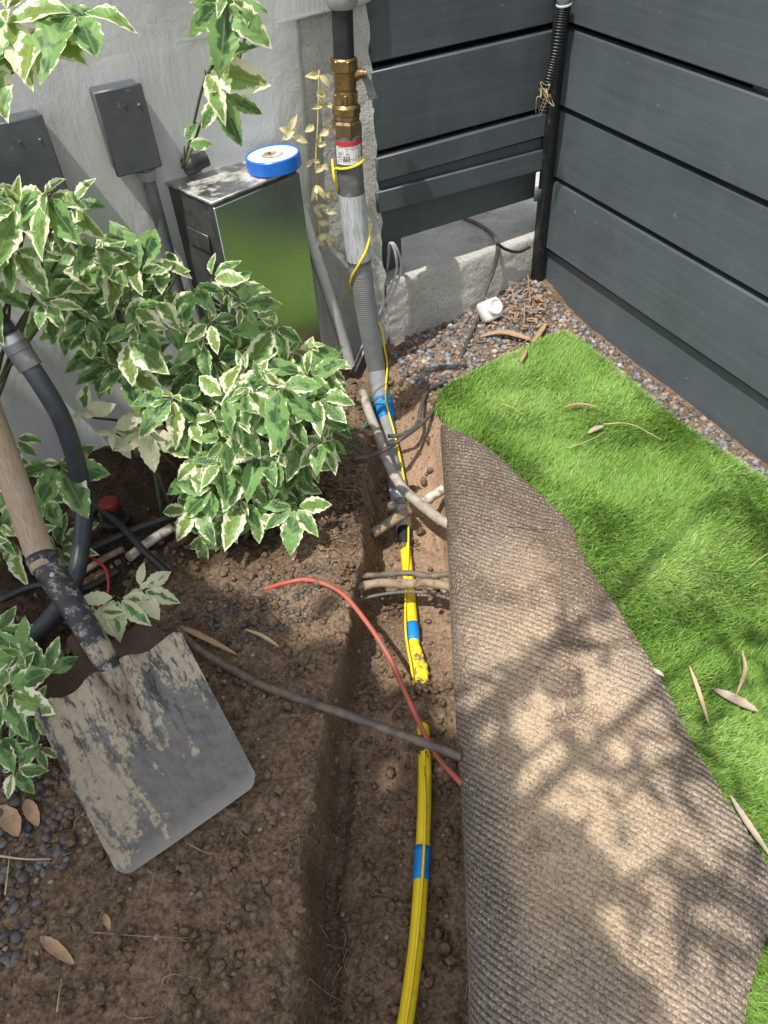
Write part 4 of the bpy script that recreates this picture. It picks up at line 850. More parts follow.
nk = bez([G(128, 702, .026), G(123, 692, .048), sk0-UP*.006, sk1, sk1*.55+sk2*.45], 20); nb = MB().tube(nk, np.interp(np.linspace(0, 1, len(nk)), [0, .25, .5, .75, 1], [.010, .014, .0158, .0174, .0182]), 24); nb.attr['v'] = [(0, np.repeat(np.linspace(.86, 1.25, len(nk)), 24))]; nb.attr['u'] = [(0, np.tile(np.linspace(-.2, .2, 24), len(nk)))]; nb.build('socket_neck', M['blade_steel'], t)
q = (sk2*.45+sk3*.55); MB().lathe(q+bn*.017, q+bn*.022, [(0, .0045), (.7, .004), (1, .0022)], 12).build('rivet', M['screw'], t, angle=40)
# second shovel underneath
B2 = [G(150, 800, .004), G(215, 760, .004), G(152, 616, .072), G(34, 688, .076)]
t = empty('rusty_shovel', (B2[0]+B2[1])/2, 'rusty brown shovel blade showing beneath the muddy square shovel', 'shovel')
mb, bn2 = shovel_blade(*B2, bulge=.004, dish=.003, sock=False); mb.build('blade', M['rust'], t, angle=50)
MB().tube(bez([G(92, 668, .050), G(84, 655, .050), G(74, 640, .045)], 8), .012, 16).build('socket', M['rust'], t)

# ------------------------------------------------------------------ artificial turf with its edge folded back
FL_ = [(440, 429), (443, 470), (446, 520), (449, 580), (452, 650), (456, 720), (462, 800), (466, 900), (469, 1024), (470, 1130)]
FR_ = [(447, 430), (470, 437), (505, 460), (545, 497), (570, 525), (583, 560), (610, 600), (640, 650), (665, 690), (690, 735), (720, 785), (748, 832), (772, 878), (770, 925), (752, 985), (745, 1030), (735, 1130)]
Lw = np.array([G(x, y, .006)[:2] for x, y in FL_]); Rw = np.array([G(x, y, .030)[:2] for x, y in FR_])
def dens(P, n):
    d = np.concatenate([[0], np.cumsum(np.linalg.norm(np.diff(P, axis=0), axis=1))]); s = np.linspace(0, d[-1], n); return np.stack([np.interp(s, d, P[:, 0]), np.interp(s, d, P[:, 1])], 1)
def smooth_poly(P, n): return np.array([q[:2] for q in bez([np.array([*p, 0.]) for p in P], n)])
NR = 640; Ld = dens(smooth_poly(Lw, 120), NR); Rd = dens(smooth_poly(Rw, 160), NR)
TURF_POLY = [tuple(G(x, y, .015)[:2]) for x, y in [(433, 412), (441, 393), (452, 383), (485, 367), (515, 354), (540, 342), (562, 334), (590, 352), (620, 378), (660, 408), (700, 438), (740, 466), (775, 488), (830, 530)]]+[(.86, .6), (.9, .1), (.55, -.25), (.08, -.25)]
TURF_POLY += [(Lw[i][0]+.012, Lw[i][1]) for i in range(len(Lw)-2, -1, -1)]
t = empty('artificial_turf', (.35, .7, .0), 'bright green artificial turf with its left edge folded back to show ribbed backing', 'artificial turf')
# base sheet
def turf_base():
    n = 60; xs = np.linspace(.0, .95, 96); ys = np.linspace(-.25, 1.6, 186); X, Y = np.meshgrid(xs, ys); ins = inpoly(X.ravel(), Y.ravel(), TURF_POLY).reshape(X.shape)
    Z = .011+.004*fbm(X, Y, 6, 3, 33)
    idx = np.arange(X.size).reshape(X.shape); f = []
    for j in range(len(ys)-1):
        for i in range(len(xs)-1):
            if ins[j, i] and ins[j, i+1] and ins[j+1, i] and ins[j+1, i+1]: f.append((idx[j, i], idx[j, i+1], idx[j+1, i+1], idx[j+1, i]))
    used = sorted({i for q in f for i in q}); mp = {o: k for k, o in enumerate(used)}; V = np.stack([X.ravel(), Y.ravel(), Z.ravel()], 1)[used]
    mb = MB(); mb.add(V, [tuple(mp[i] for i in q) for q in f]); return mb
turf_base().build('turf_mat', M['thatch'], t)
# folded flap
def flap_z(x, y): return .036+.013*fbm(x, y, 5.5, 3, 44)+.007*np.exp(-(((x-.33)/.05)**2+((y-.85)/.10)**2))+.004*np.sin(y*9+x*5)
NU = 190; uq = np.concatenate([np.linspace(0, .18, 70)[:-1], np.linspace(.18, 1, NU-69)])
X = Ld[:, 0][:, None]*(1-uq)+Rd[:, 0][:, None]*uq; Y = Ld[:, 1][:, None]*(1-uq)+Rd[:, 1][:, None]*uq
dist = np.hypot(X-Ld[:, 0][:, None], Y-Ld[:, 1][:, None]); RF = .034
tq = np.clip(1-dist/RF, 0, 1); Z = flap_z(X, Y)-.040*(1-np.sqrt(np.clip(1-tq**2, 0, 1)))
er = np.hypot(X-Rd[:, 0][:, None], Y-Rd[:, 1][:, None]); Z -= .007*np.exp(-er/.012)
rowp = (Y+(.44+.30*np.clip((1.1-Y)/.9, 0, 1))*X-.6*(.04*(1-np.sqrt(np.clip(1-tq**2, 0, 1)))))/.0094
rowp = rowp+.25*fbm(X, Y, 10, 3, 50)
stp = (X-.55*Y)/.0062
dirt = 1.15*np.exp(-(((X-.225)/.14)**2+((Y-.50)/.36)**2))+.22*np.exp(-(((X-.22)/.16)**2+((Y-.80)/.12)**2))-.55*np.exp(-((X-np.interp(Y, Lw[::-1, 1], Lw[::-1, 0]))/.05)**2)*sst((.62-Y)/.2)+.18*fbm(X, Y, 5, 4, 60)
Z = Z+.0026*np.abs(np.sin(PI*rowp))*np.clip(.72+1.5*fbm(X, Y, 9, 3, 61)-.85*dirt, .05, 1.)+.0035*fbm(X*.6+Y*.5, Y-.4*X, 16, 2, 63)
def flap():
    V = np.stack([X.ravel(), Y.ravel(), Z.ravel()], 1); m = len(uq); idx = np.arange(NR*m).reshape(NR, m)
    f = np.stack([idx[1:, :-1].ravel(), idx[1:, 1:].ravel(), idx[:-1, 1:].ravel(), idx[:-1, :-1].ravel()], 1)
    # left roll: continue under the fold; right: thickness
    ex = []; 
    for i in range(NR): ex.append((Ld[i, 0]+.010, Ld[i, 1], V[idx[i, 0], 2]-.010))
    k = len(V); ex2 = [(Rd[i, 0]-.002, Rd[i, 1], V[idx[i, -1], 2]-.005) for i in range(NR)]
    V = np.concatenate([V, ex, ex2]); f = f.tolist()
    for i in range(NR-1): f.append((k+i, idx[i, 0], idx[i+1, 0], k+i+1)); f.append((idx[i, -1], k+NR+i, k+NR+i+1, idx[i+1, -1]))
    at = lambda A, ext: np.concatenate([A.ravel(), ext, ext])
    mb = MB(); mb.add(V, f, row=at(rowp, rowp[:, 0]), stitch=at(stp, stp[:, 0]), dirt=np.clip(at(dirt, dirt[:, 0]), 0, 1), stain=at(np.clip((Y-.45)/.4, -.4, 1), (Y[:, 0]-.45)/.4)); return mb
flap().build('folded_backing', M['backing'], t)
# blades
def blades(n, seed):
    r = np.random.default_rng(seed); xy = []
    frame_ok = lambda x, y: True
    tot = 0
    flap_poly = [tuple(q) for q in Ld[::8]]+[tuple(q) for q in Rd[::-8]]
    while tot < n:
        x = r.uniform(.04, .80, n); y = r.uniform(.05, 1.56, n)
        c = RM.T@np.stack([x, y, np.full(n, .02-H)]); px = c[0]/c[2]*F+384; py = c[1]/c[2]*F+512
        k = inpoly(x, y, TURF_POLY) & (px < 860) & (py < 1120) & ~inpoly(x+.006, y, flap_poly)
        w = fbm(x, y, 9, 3, 71); edge = (x-C0[0])*SN[0]+(y-C0[1])*SN[1]
        k &= ~((edge < .030+.03*w) & (r.random(n) < .72)) & (edge > .004)
        xy.append(np.stack([x[k], y[k]], 1)); tot += k.sum()
    xy = np.concatenate(xy)[:n]; x, y = xy.T
    fld = fbm(x, y, 7, 3, 80)*2.6; ang = -1.1+fld+r.normal(0, .75, n)
    lean = np.clip(.62+.30*fbm(x, y, 5, 3, 90)+r.normal(0, .22, n), .05, 1.25)
    L = r.uniform(.013, .027, n)*(1+.18*fbm(x, y, 6, 2, 95)); wd = r.uniform(.00055, .00115, n)
    z0 = .010+.004*fbm(x, y, 6, 3, 33)
    dx, dy = np.cos(ang), np.sin(ang); sx, sy = -dy, dx
    tw = r.normal(0, .5, n); sx, sy = np.cos(ang+PI/2+tw), np.sin(ang+PI/2+tw)
    b0 = np.stack([x, y, z0], 1)
    m1 = b0+np.stack([dx*np.sin(lean*.5), dy*np.sin(lean*.5), np.cos(lean*.5)], 1)*(L*.5)[:, None]
    l2 = lean*1.35; tip = m1+np.stack([dx*np.sin(l2), dy*np.sin(l2), np.cos(l2)], 1)*(L*.55)[:, None]
    sd = np.stack([sx, sy, np.zeros(n)], 1)*wd[:, None]
    V = np.stack([b0-sd, b0+sd, m1+sd*.85, m1-sd*.85, tip], 1).reshape(-1, 3)
    k = np.arange(n)*5
    q = np.stack([k, k+1, k+2, k+3], 1); tr = np.stack([k+3, k+2, k+4], 1)
    me = bpy.data.meshes.new('grass_blades'); fast_mesh(me, V, [q, tr])
    tone = np.clip(.45+.28*fbm(x, y, 8, 3, 97)+r.normal(0, .2, n), 0, .93); tone[r.random(n) < .04] = 1.
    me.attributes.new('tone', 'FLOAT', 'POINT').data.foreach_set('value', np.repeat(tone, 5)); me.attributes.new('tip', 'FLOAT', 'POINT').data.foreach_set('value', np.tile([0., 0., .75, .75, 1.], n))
    return link('grass_blades', me, M['blade'], t)
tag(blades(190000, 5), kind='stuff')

# ------------------------------------------------------------------ leaves
PROF = [(0., .0), (.06, .26), (.14, .54), (.23, .79), (.32, .94), (.41, 1.), (.50, .99), (.58, .93), (.66, .83), (.74, .68), (.82, .50), (.89, .31), (.95, .14), (1., .01)]
def leaf(mb, base, d, nrm, L, W, droop=.25, fold=.25, rnd=.5, teeth=.075):
    d = d/np.linalg.norm(d); s = np.cross(d, nrm); s /= np.linalg.norm(s)+1e-9; nrm = np.cross(s, d)
    V = []; ed = []; ve = []; rd = []
    tw = random.uniform(-.25, .25); wav = random.uniform(0, 6)
    for i, (tt, w) in enumerate(PROF):
        for u in (-1, -.55, 0, .55, 1):
            ww = w*W/2*(1+(teeth if i % 2 else -teeth)*(abs(u) == 1))
            c = base+d*(tt*L)+nrm*(-droop*L*tt*tt+.01*L*math.sin(wav+tt*5))
            V.append(c+s*(u*ww)+nrm*(fold*abs(u)*ww+tw*u*ww*tt+.05*W*math.sin(wav*2+tt*9)*abs(u))); ed.append(abs(u)*.9 if 0 < i < 12 else .8); ve.append(abs(u)*w); rd.append(tt+.35*abs(u)*w*.6)
    m = 5; f = [(i*m+j, i*m+j+1, (i+1)*m+j+1, (i+1)*m+j) for i in range(len(PROF)-1) for j in range(4)]
    mb.add(V, f, edge=np.array(ed), vein=np.array(ve), rnd=rnd, ridge=np.array(rd))
def whorl(mb, c, nrm, L, n=5, spread=1., seed=None, droop=.3, wl=.49, pale=0.):
    """palmate leaf: one long middle leaflet, shorter ones fanned to both sides"""
    nrm = nrm/np.linalg.norm(nrm); out = np.array([random.gauss(0, .7), -.45+random.gauss(0, .45), -.45+random.gauss(0, .5)]); u = out-nrm*np.dot(out, nrm); u /= np.linalg.norm(u)+1e-9; w = np.cross(nrm, u)
    for k in range(n):
        j = (k+1)//2*(1 if k % 2 else -1); an = j*math.radians(random.uniform(40, 56)); el = random.uniform(-.05, .3)
        d = (u*math.cos(an)+w*math.sin(an))*math.cos(el)+nrm*math.sin(el)
        l = L*(1.15-.17*abs(j))*random.uniform(.85, 1.15); nn = nrm+np.array([random.uniform(-.35, .35) for _ in range(3)])
        leaf(mb, c+d*.007, d, nn, l, l*random.uniform(wl-.09, wl+.07), droop*random.uniform(.4, 1.7), random.uniform(.05, .45), min(1, random.random()*.85+pale))
    if random.random() < .55:                       # young leaflets in the heart of the shoot
        for k in range(3):
            d = nrm*.6+np.array([random.uniform(-.7, .7) for _ in range(3)]); leaf(mb, c+nrm*.006, d, nrm+d*.3, L*random.uniform(.35, .55), L*.2, .2, .5, min(1, .5+random.random()*.5))
def shrub(name, label, whorls, bases, mat='leaf', stem='stem', cat='shrub', L=.062, group=None, sr=.0022, back=.05):
    """whorls: list of (point, normal, size factor, leaves); one foliage mesh and one mesh of branches"""
    b0 = sum(np.asarray(b, float) for b in bases)/len(bases); t = empty(name, b0, label, cat, group); fo = MB(); st = MB(); nodes = []
    pts = [w_[0] for w_ in whorls]; main = pts[::max(1, len(pts)//(9 if len(pts) > 30 else 3))] or pts
    for q in main:
        b = np.asarray(min(bases, key=lambda z: np.linalg.norm((np.asarray(z)-q)[:2])), float); mid = b*.45+q*.55+np.array([random.uniform(-.03, .03), back, -.01])
        kk = bez([b+np.array([random.uniform(-.02, .02), random.uniform(-.01, .02), 0]), mid, q-np.array([0, -.012, .02]), q], 16); st.tube(kk, np.linspace(sr*1.7, sr*.7, len(kk)), 6); nodes += kk[4:]
    for (p, nrm, k, n) in whorls:
        whorl(fo, p, nrm, L*k, n)
        q = min(nodes, key=lambda z: np.linalg.norm(z-p)+.5*max(0, z[2]-p[2]))
        if np.linalg.norm(q-p) > .004: kk = bez([q, q*.5+p*.5+np.array([0, .01, -.012]), p], 8); st.tube(kk, np.linspace(sr*.8, sr*.45, len(kk)), 5)
    fo.build('foliage', M[mat], t); st.build('branches', M[stem], t); return t
def fill(poly, n, seed, yfun, yj, mind=15):
    r = random.Random(seed); out = []; xs = [p[0] for p in poly]; ys = [p[1] for p in poly]; tries = 0
    while len(out) < n and tries < 20000:
        tries += 1; x, y = r.uniform(min(xs), max(xs)), r.uniform(min(ys), max(ys))
        if not inpoly(np.array([x]), np.array([y]), poly)[0] or any((x-a)**2+(y-b)**2 < mind**2 for a, b, _ in out): continue
        out.append((x, y, Yp(x, y, yfun(x, y)+r.uniform(-yj, yj))))
    res = []
    for x, y, p in out:
        nrm = np.array([r.uniform(-.45, .45), -.55+r.uniform(-.35, .35), .75]); res.append((p, nrm, r.uniform(.62, 1.2), r.choice([3, 4, 5, 5])))
    return res
random.seed(21)
A_ = [(30, 262), (120, 250), (180, 262), (225, 285), (252, 318), (310, 338), (332, 362), (325, 395), (328, 430), (318, 462), (318, 495), (295, 520), (262, 505), (232, 530), (205, 570), (182, 560), (176, 530), (205, 490), (212, 450), (170, 405), (150, 375), (110, 375), (72, 345), (48, 315)]
ws = fill(A_, 85, 3, lambda x, y: 1.16-.0007*(y-260), .05, 18)
B_ = [(215, 390), (312, 360), (325, 430), (312, 495), (285, 515), (235, 515), (195, 550), (192, 505)]
ws += fill(B_, 34, 4, lambda x, y: 1.02-.0004*(y-360), .045, 19)
shrub('variegated_shrub', 'large variegated shrub with cream-edged leaves in front of the steel cabinet', ws, [G(215, 560, 0), G(170, 520, 0), G(255, 540, 0)])
ws = fill([(-30, 195), (50, 195), (95, 215), (105, 245), (60, 262), (10, 250), (-30, 250)], 10, 5, lambda x, y: 1.02, .03, 20)
shrub('variegated_shrub', 'variegated leafy branch spreading over the larger electrical box at left', ws, [G(-60, 520, 0)])
ws = fill([(-30, 265), (40, 270), (50, 300), (-30, 320)], 4, 15, lambda x, y: 1.02, .03, 20)
shrub('variegated_shrub', 'few variegated leaves at the left edge above the hose coupling', ws, [G(-70, 540, 0)])
T1 = [(8, 14), (38, 26), (78, 12), (-14, 50)]; random.seed(5)
ws = [(Yp(x, y, .98), np.array([.1, -.5, .8]), .92, 4) for x, y in T1]
shrub('overhanging_branch', 'variegated branch reaching in at the top left corner', ws, [Yp(-80, 120, 1.0)], cat='branch', L=.07)
random.seed(6)
ws = [(Yp(x, y, 1.12), np.array([.0, -.75, .5]), k, n) for x, y, k, n in [(226, 0, 1., 4), (248, 14, .85, 3), (205, 70, 1., 3), (221, 92, .85, 3), (184, 146, .45, 2)]]
t = shrub('hanging_branch', 'variegated branch hanging down the wall above the black cap', ws, [Yp(262, -160, 1.14)], cat='branch', L=.062, sr=.0018)
MB().tube(bez([Yp(248, -30, 1.13), Yp(232, 15, 1.12), Yp(214, 62, 1.125), Yp(203, 85, 1.13), Yp(190, 140, 1.15), Yp(182, 168, 1.17)], 24), np.linspace(.0026, .0014, 26)[:25], 8).build('twig', M['stem'], t)
random.seed(8)
ws = fill([(-20, 425), (55, 430), (78, 505), (55, 560), (20, 575), (-20, 560)], 10, 6, lambda x, y: .93, .03, 24)
shrub('variegated_shrub', 'variegated plant behind the wooden shovel handle', ws, [G(20, 590, 0)])
ws = [(G(x, y, z), np.array([a, -.45, .8]), k, 5) for x, y, z, a, k in ((22, 655, .13, .1, 1.), (46, 676, .11, .3, .9), (8, 690, .12, -.1, 1.05), (30, 712, .09, .2, .8), (0, 735, .08, 0, .9), (14, 768, .05, .1, .6), (-8, 640, .12, 0, 1.), (38, 745, .035, .3, .55))]
shrub('low_plant', 'variegated plant in the lower left corner beside the shovel blade', ws, [G(5, 760, 0)], cat='plant', L=.058)
random.seed(9)
ws = [(G(118, 597, .13), np.array([.2, -.5, .8]), 1., 5), (G(140, 590, .12), np.array([.2, -.5, .8]), .8, 4), (G(98, 612, .12), np.array([-.2, -.5, .8]), .7, 3)]
shrub('cream_sprig', 'pale cream-leaved sprig just above the shovel blade', ws, [G(135, 605, 0)], mat='leafpale', cat='plant', L=.055)
ws = [(Yp(84, 412, 1.05), np.array([-.1, -.9, .3]), .9, 2), (Yp(112, 430, 1.05), np.array([.1, -.9, .2]), 1., 3), (Yp(148, 428, 1.05), np.array([.2, -.8, .4]), 1., 3), (Yp(20, 262, 1.04), np.array([0, -.8, .4]), .9, 3)]
random.seed(12)
shrub('cream_sprig', 'drooping pale cream leaves in the shady gap beside the dark hose', ws, [Yp(190, 470, 1.1)], mat='leafpale', cat='plant', L=.062)
# dried vine on the pillar
t = empty('dried_vine', Q(322, 268, .03), 'pale yellow dried vine climbing the bare concrete left of the riser', 'vine')
vp = bez([Q(322, 268, .035), Q(320, 240, .035), Q(317, 200, .035), Q(316, 160, .03), Q(318, 120, .03), Q(319, 70, .025)], 30); MB().tube(vp, np.linspace(.0026, .0012, len(vp)), 8).build('stem', M['drystem'], t)
mb = MB(); random.seed(14)
for px, py in [(319, 75), (316, 92), (324, 104), (313, 125), (328, 130), (317, 144), (311, 160), (322, 165), (316, 185), (325, 193), (313, 208), (322, 210), (318, 222), (325, 236), (316, 240)]:
    p = Q(px, py, .036)
    for k in range(2): leaf(mb, p, BD*random.uniform(-1, 1)+UP*random.uniform(-.8, .6)+BN*.3, BN+UP*.4, random.uniform(.016, .032), random.uniform(.008, .014), .3, .5, random.random())
mb.build('foliage', M['dryleaf'], t)
mb = MB(); random.seed(15)
for px, py in [(279, 128), (288, 130), (292, 136), (283, 140)]: leaf(mb, Q(px, py, .04), BD*random.uniform(.2, 1)+UP*random.uniform(-.5, .5)+BN*.3, BN+UP*.4, .03, .012, .4, .4, random.random())
t = empty('dried_sprig', Q(285, 140, .04), 'small yellow dried leaf sprig on the wall behind the tape roll', 'dried leaves'); mb.build('foliage', M['dryleaf'], t); MB().tube([Q(279, 150, .03), Q(283, 138, .038), Q(286, 128, .04)], .001, 6).build('stem', M['drystem'], t)

# ------------------------------------------------------------------ fallen leaves, bark and twigs: each its own object
def strip(name, pts, w, m, label, cat, z=.036, curl=.25, group=None, ground=False):
    ps = []
    for i, q in enumerate(pts):
        zz = q[2] if len(q) > 2 else 0
        ps.append(Gg(q[0], q[1], .004+zz) if ground else G(q[0], q[1], z+zz))
    p = bez(ps, 14); n = len(p); V = []
    for i in range(n):
        d = p[min(i+1, n-1)]-p[max(i-1, 0)]; d /= np.linalg.norm(d); s = np.cross(UP, d); s /= np.linalg.norm(s); tt = i/(n-1); ww = w*(.12+.88*min(1, 4*tt*(1-tt))**.8)*(1+.05*math.sin(i*2.1))
        for u in (-1, -.5, 0, .5, 1): V.append(p[i]+s*u*ww/2+UP*(curl*ww*u*u))
    k = len(V); V2 = [q-UP*.0012 for q in V]; f = []
    for i in range(n-1):
        for j in range(4): a = i*5+j; f.append((a, a+1, a+6, a+5)); f.append((k+a, k+a+5, k+a+6, k+a+1))
        a = i*5; f.append((a, a+5, k+a+5, k+a)); a += 4; f.append((a, k+a, k+a+5, a+5))
    f.append((0, k, k+1, k+2, k+3, k+4, 4, 3, 2, 1)); e = (n-1)*5; f.append((e, e+1, e+2, e+3, e+4, k+e+4, k+e+3, k+e+2, k+e+1, k+e))
    mb = MB(); mb.add(V, f) if False else mb.add(V+V2, f); return tag(mb.build(name, M[m], angle=50), label, cat, group)
def twig(pts, r, m, label, cat='twig', z=.038, ground=False, name='fallen_twig'):
    ps = [Gg(q[0], q[1], .004+(q[2] if len(q) > 2 else 0)) if ground else G(q[0], q[1], z+(q[2] if len(q) > 2 else 0)) for q in pts]; p = bez(ps, 14)
    return tag(MB().tube(p, np.linspace(r, r*.45, len(p)), 6).build(name, M[m]), label, cat)
strip('dry_leaf', [(563, 407), (580, 404, .002), (598, 407)], .006, 'chip', 'narrow curled brown leaf on the turf nearest the back corner', 'leaf')
strip('dry_leaf', [(588, 433), (596, 429, .002), (604, 426)], .011, 'greybark', 'small tan leaf on the upper turf beside a long straw stem', 'leaf')
twig([(603, 424), (630, 424, .003), (662, 440)], .0012, 'straw', 'long straw stem on the upper turf')
twig([(568, 448), (590, 440, .003), (606, 431)], .0010, 'straw', 'short straw stem crossing below the small tan leaf')
twig([(500, 403), (512, 407, .004), (524, 415)], .0010, 'straw', 'thin straw stem on the turf near the fold tip')
strip('dry_leaf', [(689, 665), (698, 690, .003), (709, 724)], .0058, 'straw', 'narrow straw-coloured leaf standing alone on the lower turf', 'leaf', z=.035)
strip('dry_leaf', [(742, 650), (745, 670, .008), (736, 696)], .005, 'straw', 'thin curved leaf resting across the grey bark piece', 'leaf', z=.044)
strip('bark_piece', [(714, 689), (735, 699, .001), (758, 711)], .0145, 'greybark', 'flat grey bark piece on the lower turf', 'bark', z=.036, curl=.12)
strip('dry_leaf', [(730, 795), (748, 824, .003), (772, 858)], .0078, 'greybark', 'long grey-tan strip of bark at the right edge by the backing', 'bark', z=.037)
twig([(770, 552), (758, 560, .002), (748, 569)], .0011, 'straw', 'thin pale straw at the right edge of the turf')
strip('dry_leaf', [(652, 668), (657, 672, .003), (664, 676)], .007, 'whitedirty', 'tiny pale scrap at the edge of the folded backing', 'scrap', z=.042)
strip('bark_strip', [(480, 337, .004), (500, 333, .008), (520, 337, .008), (538, 343, .004)], .017, 'chip', 'orange-brown bark strip lying across the corner gravel', 'bark', ground=True)
strip('bark_strip', [(531, 344, .006), (540, 333, .010), (547, 322, .010)], .012, 'chip', 'short curled bark strip beside the long orange-brown one', 'bark', ground=True)
strip('dry_leaf', [(521, 362), (524, 355, .004), (527, 348)], .009, 'chip', 'small rust-coloured leaf on the turf edge by the gravel', 'leaf', z=.036)
for i, (a, b_, lab) in enumerate((((512, 290), (517, 312), 'dry stem leaning in the leaf litter beside the white cap'), ((528, 275), (531, 305), 'tall dry stem standing against the corner post'), ((525, 305), (523, 330), 'dry stem lying in the gravel below the corner post'), ((500, 356), (545, 330), 'long dry twig across the gravel at the turf edge'))):
    twig([(a[0], a[1], .02), ((a[0]+b_[0])/2, (a[1]+b_[1])/2, .015), (b_[0], b_[1], .004)], .0016, 'chip', lab, ground=True)
twig([(505, 521), (525, 522, .002), (546, 525)], .0014, 'bark', 'dark rust twig lying on the upper folded backing', z=.054)
twig([(515, 516), (528, 519, .003), (538, 528)], .0010, 'bark', 'thin rust twig crossing the dark twig on the backing', z=.055)
strip('bark_chip', [(40, 937), (55, 948, .004), (74, 964)], .014, 'chip', 'curled brown bark chip on the soil at lower left', 'bark', ground=True)
strip('bark_chip', [(-10, 808), (10, 820, .006), (18, 836)], .026, 'chip', 'broad brown bark chip among the dark pebbles at left', 'bark', ground=True)
strip('bark_chip', [(25, 800), (32, 812, .008), (38, 826)], .018, 'leafpale' if False else 'chip', 'upright brown bark chip next to the broad chip', 'bark', ground=True)
strip('dry_leaf', [(104, 914), (107, 921, .006), (110, 930)], .008, 'chip', 'tiny green-brown leaf standing in the bare soil', 'leaf', ground=True)
strip('dry_leaf', [(178, 626, .012), (200, 636, .014), (238, 655, .006)], .010, 'chip', 'long tan leaf lying along the start of the grey-brown pipe', 'leaf', ground=True)
strip('dry_leaf', [(244, 629, .004), (262, 636, .006), (281, 648)], .006, 'straw', 'narrow tan leaf on the soil right of the pebbles', 'leaf', ground=True)
twig([(0, 856, .004), (25, 859, .006), (52, 859, .004)], .0016, 'straw', 'pale twig across the dark pebbles at the left edge', ground=True)
twig([(5, 895, .004), (8, 870, .008), (10, 850)], .0012, 'straw', 'short pale twig standing among the left pebbles', ground=True)
twig([(57, 1012, .004), (59, 995, .006), (62, 978)], .0010, 'straw', 'thin pale straw on the soil at the bottom left', ground=True)
twig([(90, 932, .003), (140, 936, .004), (190, 938)], .0009, 'rootlet', 'long thin root lying on the bare soil below the shovel', ground=True)
twig([(185, 842, .004), (205, 852, .006), (222, 855)], .0009, 'rootlet', 'thin root just below the shovel blade edge', ground=True)
mb = MB(); r = random.Random(31)
for k in range(75):
    px, py = 514+r.gauss(8, 22), 297+r.gauss(8, 15)
    if px > 556 or py < 272: continue
    p = Gg(px, py, .008+r.random()*.008); a = r.uniform(0, 2*PI); d = np.array([math.cos(a), math.sin(a), r.uniform(-.3, .3)]); L = r.uniform(.004, .012); mb.box(p, d*L, np.cross(d, UP)*r.uniform(.001, .003), UP*.0007, .0004)
tag(mb.build('leaf_litter', M['chip']), 'rust-brown leaf litter piled on the gravel by the corner post', 'leaf litter', kind='stuff')

# ------------------------------------------------------------------ tree standing left of the camera, its shade falls on the bed and the backing
random.seed(40)
t = empty('shade_tree', (-1.75, -.75, 0), 'broad leafy tree standing left of the trench and shading the soil', 'tree')
tops = []; fo = MB(); rg = random.Random(41)
def to_h(px, py, h, z=0.):
    p = G(px, py, z); return p+TOSUN*(h-z)
def tleaf(c, L, k=1.):
    a = rg.uniform(0, 2*PI); d = np.array([math.cos(a), math.sin(a), rg.uniform(-.5, .2)]); leaf(fo, c, d, np.array([rg.uniform(-.5, .5), rg.uniform(-.5, .5), 1.]), L, L*rg.uniform(.4, .6)*k, .25, .15, rg.random(), .03)
SH2 = [(20, 600), (230, 600), (290, 790), (130, 900), (-20, 720)]
SHADE = [(-260, 640), (150, 600), (300, 600), (350, 640), (375, 700), (440, 745), (480, 770), (525, 800), (560, 850), (575, 930), (610, 1010), (620, 1130), (-400, 1130)]
n = 0
while n < 1500:
    px, py = rg.uniform(-300, 620), rg.uniform(600, 1130)
    if not inpoly(np.array([px]), np.array([py]), SHADE)[0]: continue
    tleaf(to_h(px, py, rg.uniform(2.1, 3.1)), rg.uniform(.06, .12)); n += 1
n = 0
while n < 420:
    px, py = rg.uniform(-20, 290), rg.uniform(600, 900)
    if not inpoly(np.array([px]), np.array([py]), SH2)[0]: continue
    tleaf(to_h(px, py, rg.uniform(2.2, 3.0), .06), rg.uniform(.06, .11)); n += 1
n = 0
SH3 = [(0, 440), (180, 440), (205, 520), (190, 620), (0, 620)]
while n < 230:
    px, py = rg.uniform(0, 210), rg.uniform(440, 620)
    if not inpoly(np.array([px]), np.array([py]), SH3)[0]: continue
    tleaf(to_h(px, py, rg.uniform(2.3, 3.0), .02), rg.uniform(.06, .10)); n += 1
UPR = [(-200, 250), (20, 240), (70, 300), (100, 420), (150, 560), (150, 620), (-250, 640)]
n = 0
while n < 200:
    px, py = rg.uniform(-240, 170), rg.uniform(140, 640)
    if not inpoly(np.array([px]), np.array([py]), UPR)[0]: continue
    tleaf(to_h(px, py, rg.uniform(2.3, 3.0), .2), rg.uniform(.05, .10)); n += 1
TW = []
def spray(pxs, h, k, L, sp, w=.004):
    pp = [to_h(px, py, h) for px, py in pxs]; b = bez(pp, 16); TW.append((b, w))
    for i in range(int(k*1.35)):
        c = b[int(rg.random()*(len(b)-1))]+np.array([rg.gauss(0, sp), rg.gauss(0, sp), rg.gauss(0, sp)]); tleaf(c, L*rg.uniform(.9, 1.6), .42)
spray([(480, 800), (520, 850), (575, 890), (620, 870)], 1.75, 12, .055, .02, .008); spray([(500, 720), (530, 690), (575, 690)], 1.7, 15, .05, .022, .006); spray([(565, 735), (600, 775), (640, 765), (620, 735)], 1.7, 10, .045, .014, .009)
spray([(680, 850), (710, 880), (740, 950)], 1.8, 16, .06, .025); spray([(660, 700), (700, 770), (760, 810)], 1.8, 9, .06, .025); spray([(720, 640), (750, 700), (790, 740)], 1.9, 9, .06, .03)
spray([(740, 500), (780, 560), (830, 620)], 2.7, 8, .06, .03); spray([(560, 640), (590, 655), (620, 650)], 1.75, 9, .05, .015)
spray([(580, 900), (620, 960), (650, 1040)], 1.8, 10, .06, .03, .007); spray([(520, 930), (590, 905), (640, 900)], 1.7, 5, .05, .015, .009)
fo.build('crown', M['treeleaf'], t)
mb = MB(); tp = np.array([-1.45, -.55, 1.75])
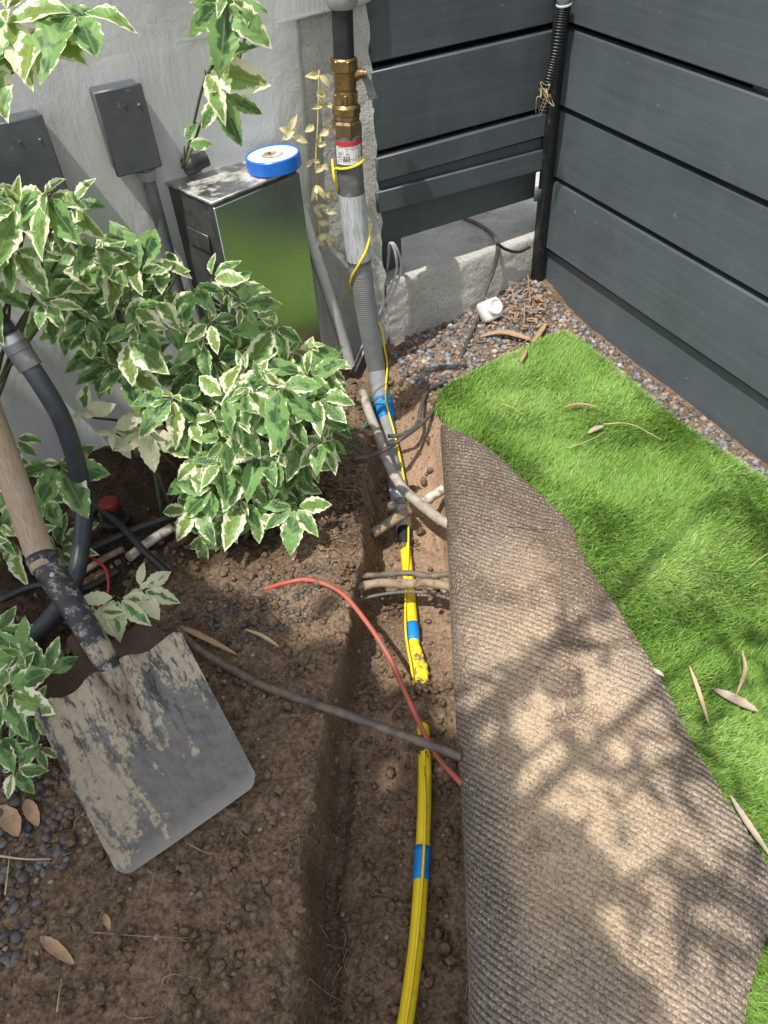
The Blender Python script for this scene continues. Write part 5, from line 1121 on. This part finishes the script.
mb.tube(bez([(-1.75, -.75, -.05), (-1.72, -.72, .6), (-1.58, -.62, 1.2), tp, (-1.3, -.45, 2.5)], 30), np.linspace(.09, .035, 33)[:33], 14)
for q in [to_h(100, 850, 2.6), to_h(330, 800, 2.5), to_h(500, 980, 2.5), to_h(-150, 750, 2.7), to_h(20, 450, 2.6, .2), to_h(480, 800, 1.75), to_h(680, 850, 1.8), to_h(720, 500, 2.7), to_h(500, 720, 1.7), to_h(580, 900, 1.8), to_h(660, 700, 1.8), to_h(720, 640, 1.9), to_h(565, 735, 1.7), to_h(560, 640, 1.75), to_h(520, 930, 1.7)]:
    b = bez([tp, tp*.5+q*.5+np.array([0, -.15, .25]), q], 14); mb.tube(b, np.linspace(.028, .004, len(b)), 8)
mb.build('trunk', M['bark'], t); [MB().tube(b, np.linspace(w_*1.6, w_*.5, len(b)), 6).build('branch', M['bark'], t) for b, w_ in TW]

# ------------------------------------------------------------------ light, sky, camera
w = bpy.data.worlds.new('World'); SC.world = w; w.use_nodes = True; nt = w.node_tree; nt.nodes.clear()
sky = nt.nodes.new('ShaderNodeTexSky'); sky.sky_type = 'NISHITA'; sky.sun_disc = False
el = math.atan2(TOSUN[2], math.hypot(TOSUN[0], TOSUN[1])); sky.sun_elevation = el; sky.sun_rotation = math.atan2(TOSUN[0], TOSUN[1])
bg = nt.nodes.new('ShaderNodeBackground'); bg.inputs[1].default_value = .15; o_ = nt.nodes.new('ShaderNodeOutputWorld'); hs = nt.nodes.new('ShaderNodeHueSaturation'); hs.inputs['Saturation'].default_value = .22; hs.inputs['Value'].default_value = 1.65; nt.links.new(sky.outputs[0], hs.inputs['Color']); nt.links.new(hs.outputs[0], bg.inputs[0]); nt.links.new(bg.outputs[0], o_.inputs[0])
sd = bpy.data.lights.new('sun', 'SUN'); sd.energy = 5.0; sd.angle = math.radians(.53); sd.color = (1., .95, .87); so = bpy.data.objects.new('sun', sd); COL.objects.link(so)
so.rotation_euler = Vector(-TOSUN).to_track_quat('-Z', 'Y').to_euler(); so.location = (-1, -.6, 4)
cd = bpy.data.cameras.new('camera'); co = bpy.data.objects.new('camera', cd); COL.objects.link(co); SC.camera = co
cd.sensor_fit = 'VERTICAL'; cd.sensor_height = 24.; cd.lens = F/1024*24.; cd.clip_start = .02; cd.clip_end = 200
Rb = np.stack([RM[:, 0], -RM[:, 1], -RM[:, 2]], 1); co.matrix_world = Matrix([[*Rb[i], O[i]] for i in range(3)]+[[0, 0, 0, 1]])
SC.view_settings.view_transform = 'Standard'; SC.view_settings.look = 'None'; SC.view_settings.exposure = 0; SC.view_settings.gamma = 1
SC.render.engine = 'CYCLES'; SC.cycles.use_denoising = True; SC.cycles.max_bounces = 8; SC.cycles.transparent_max_bounces = 6
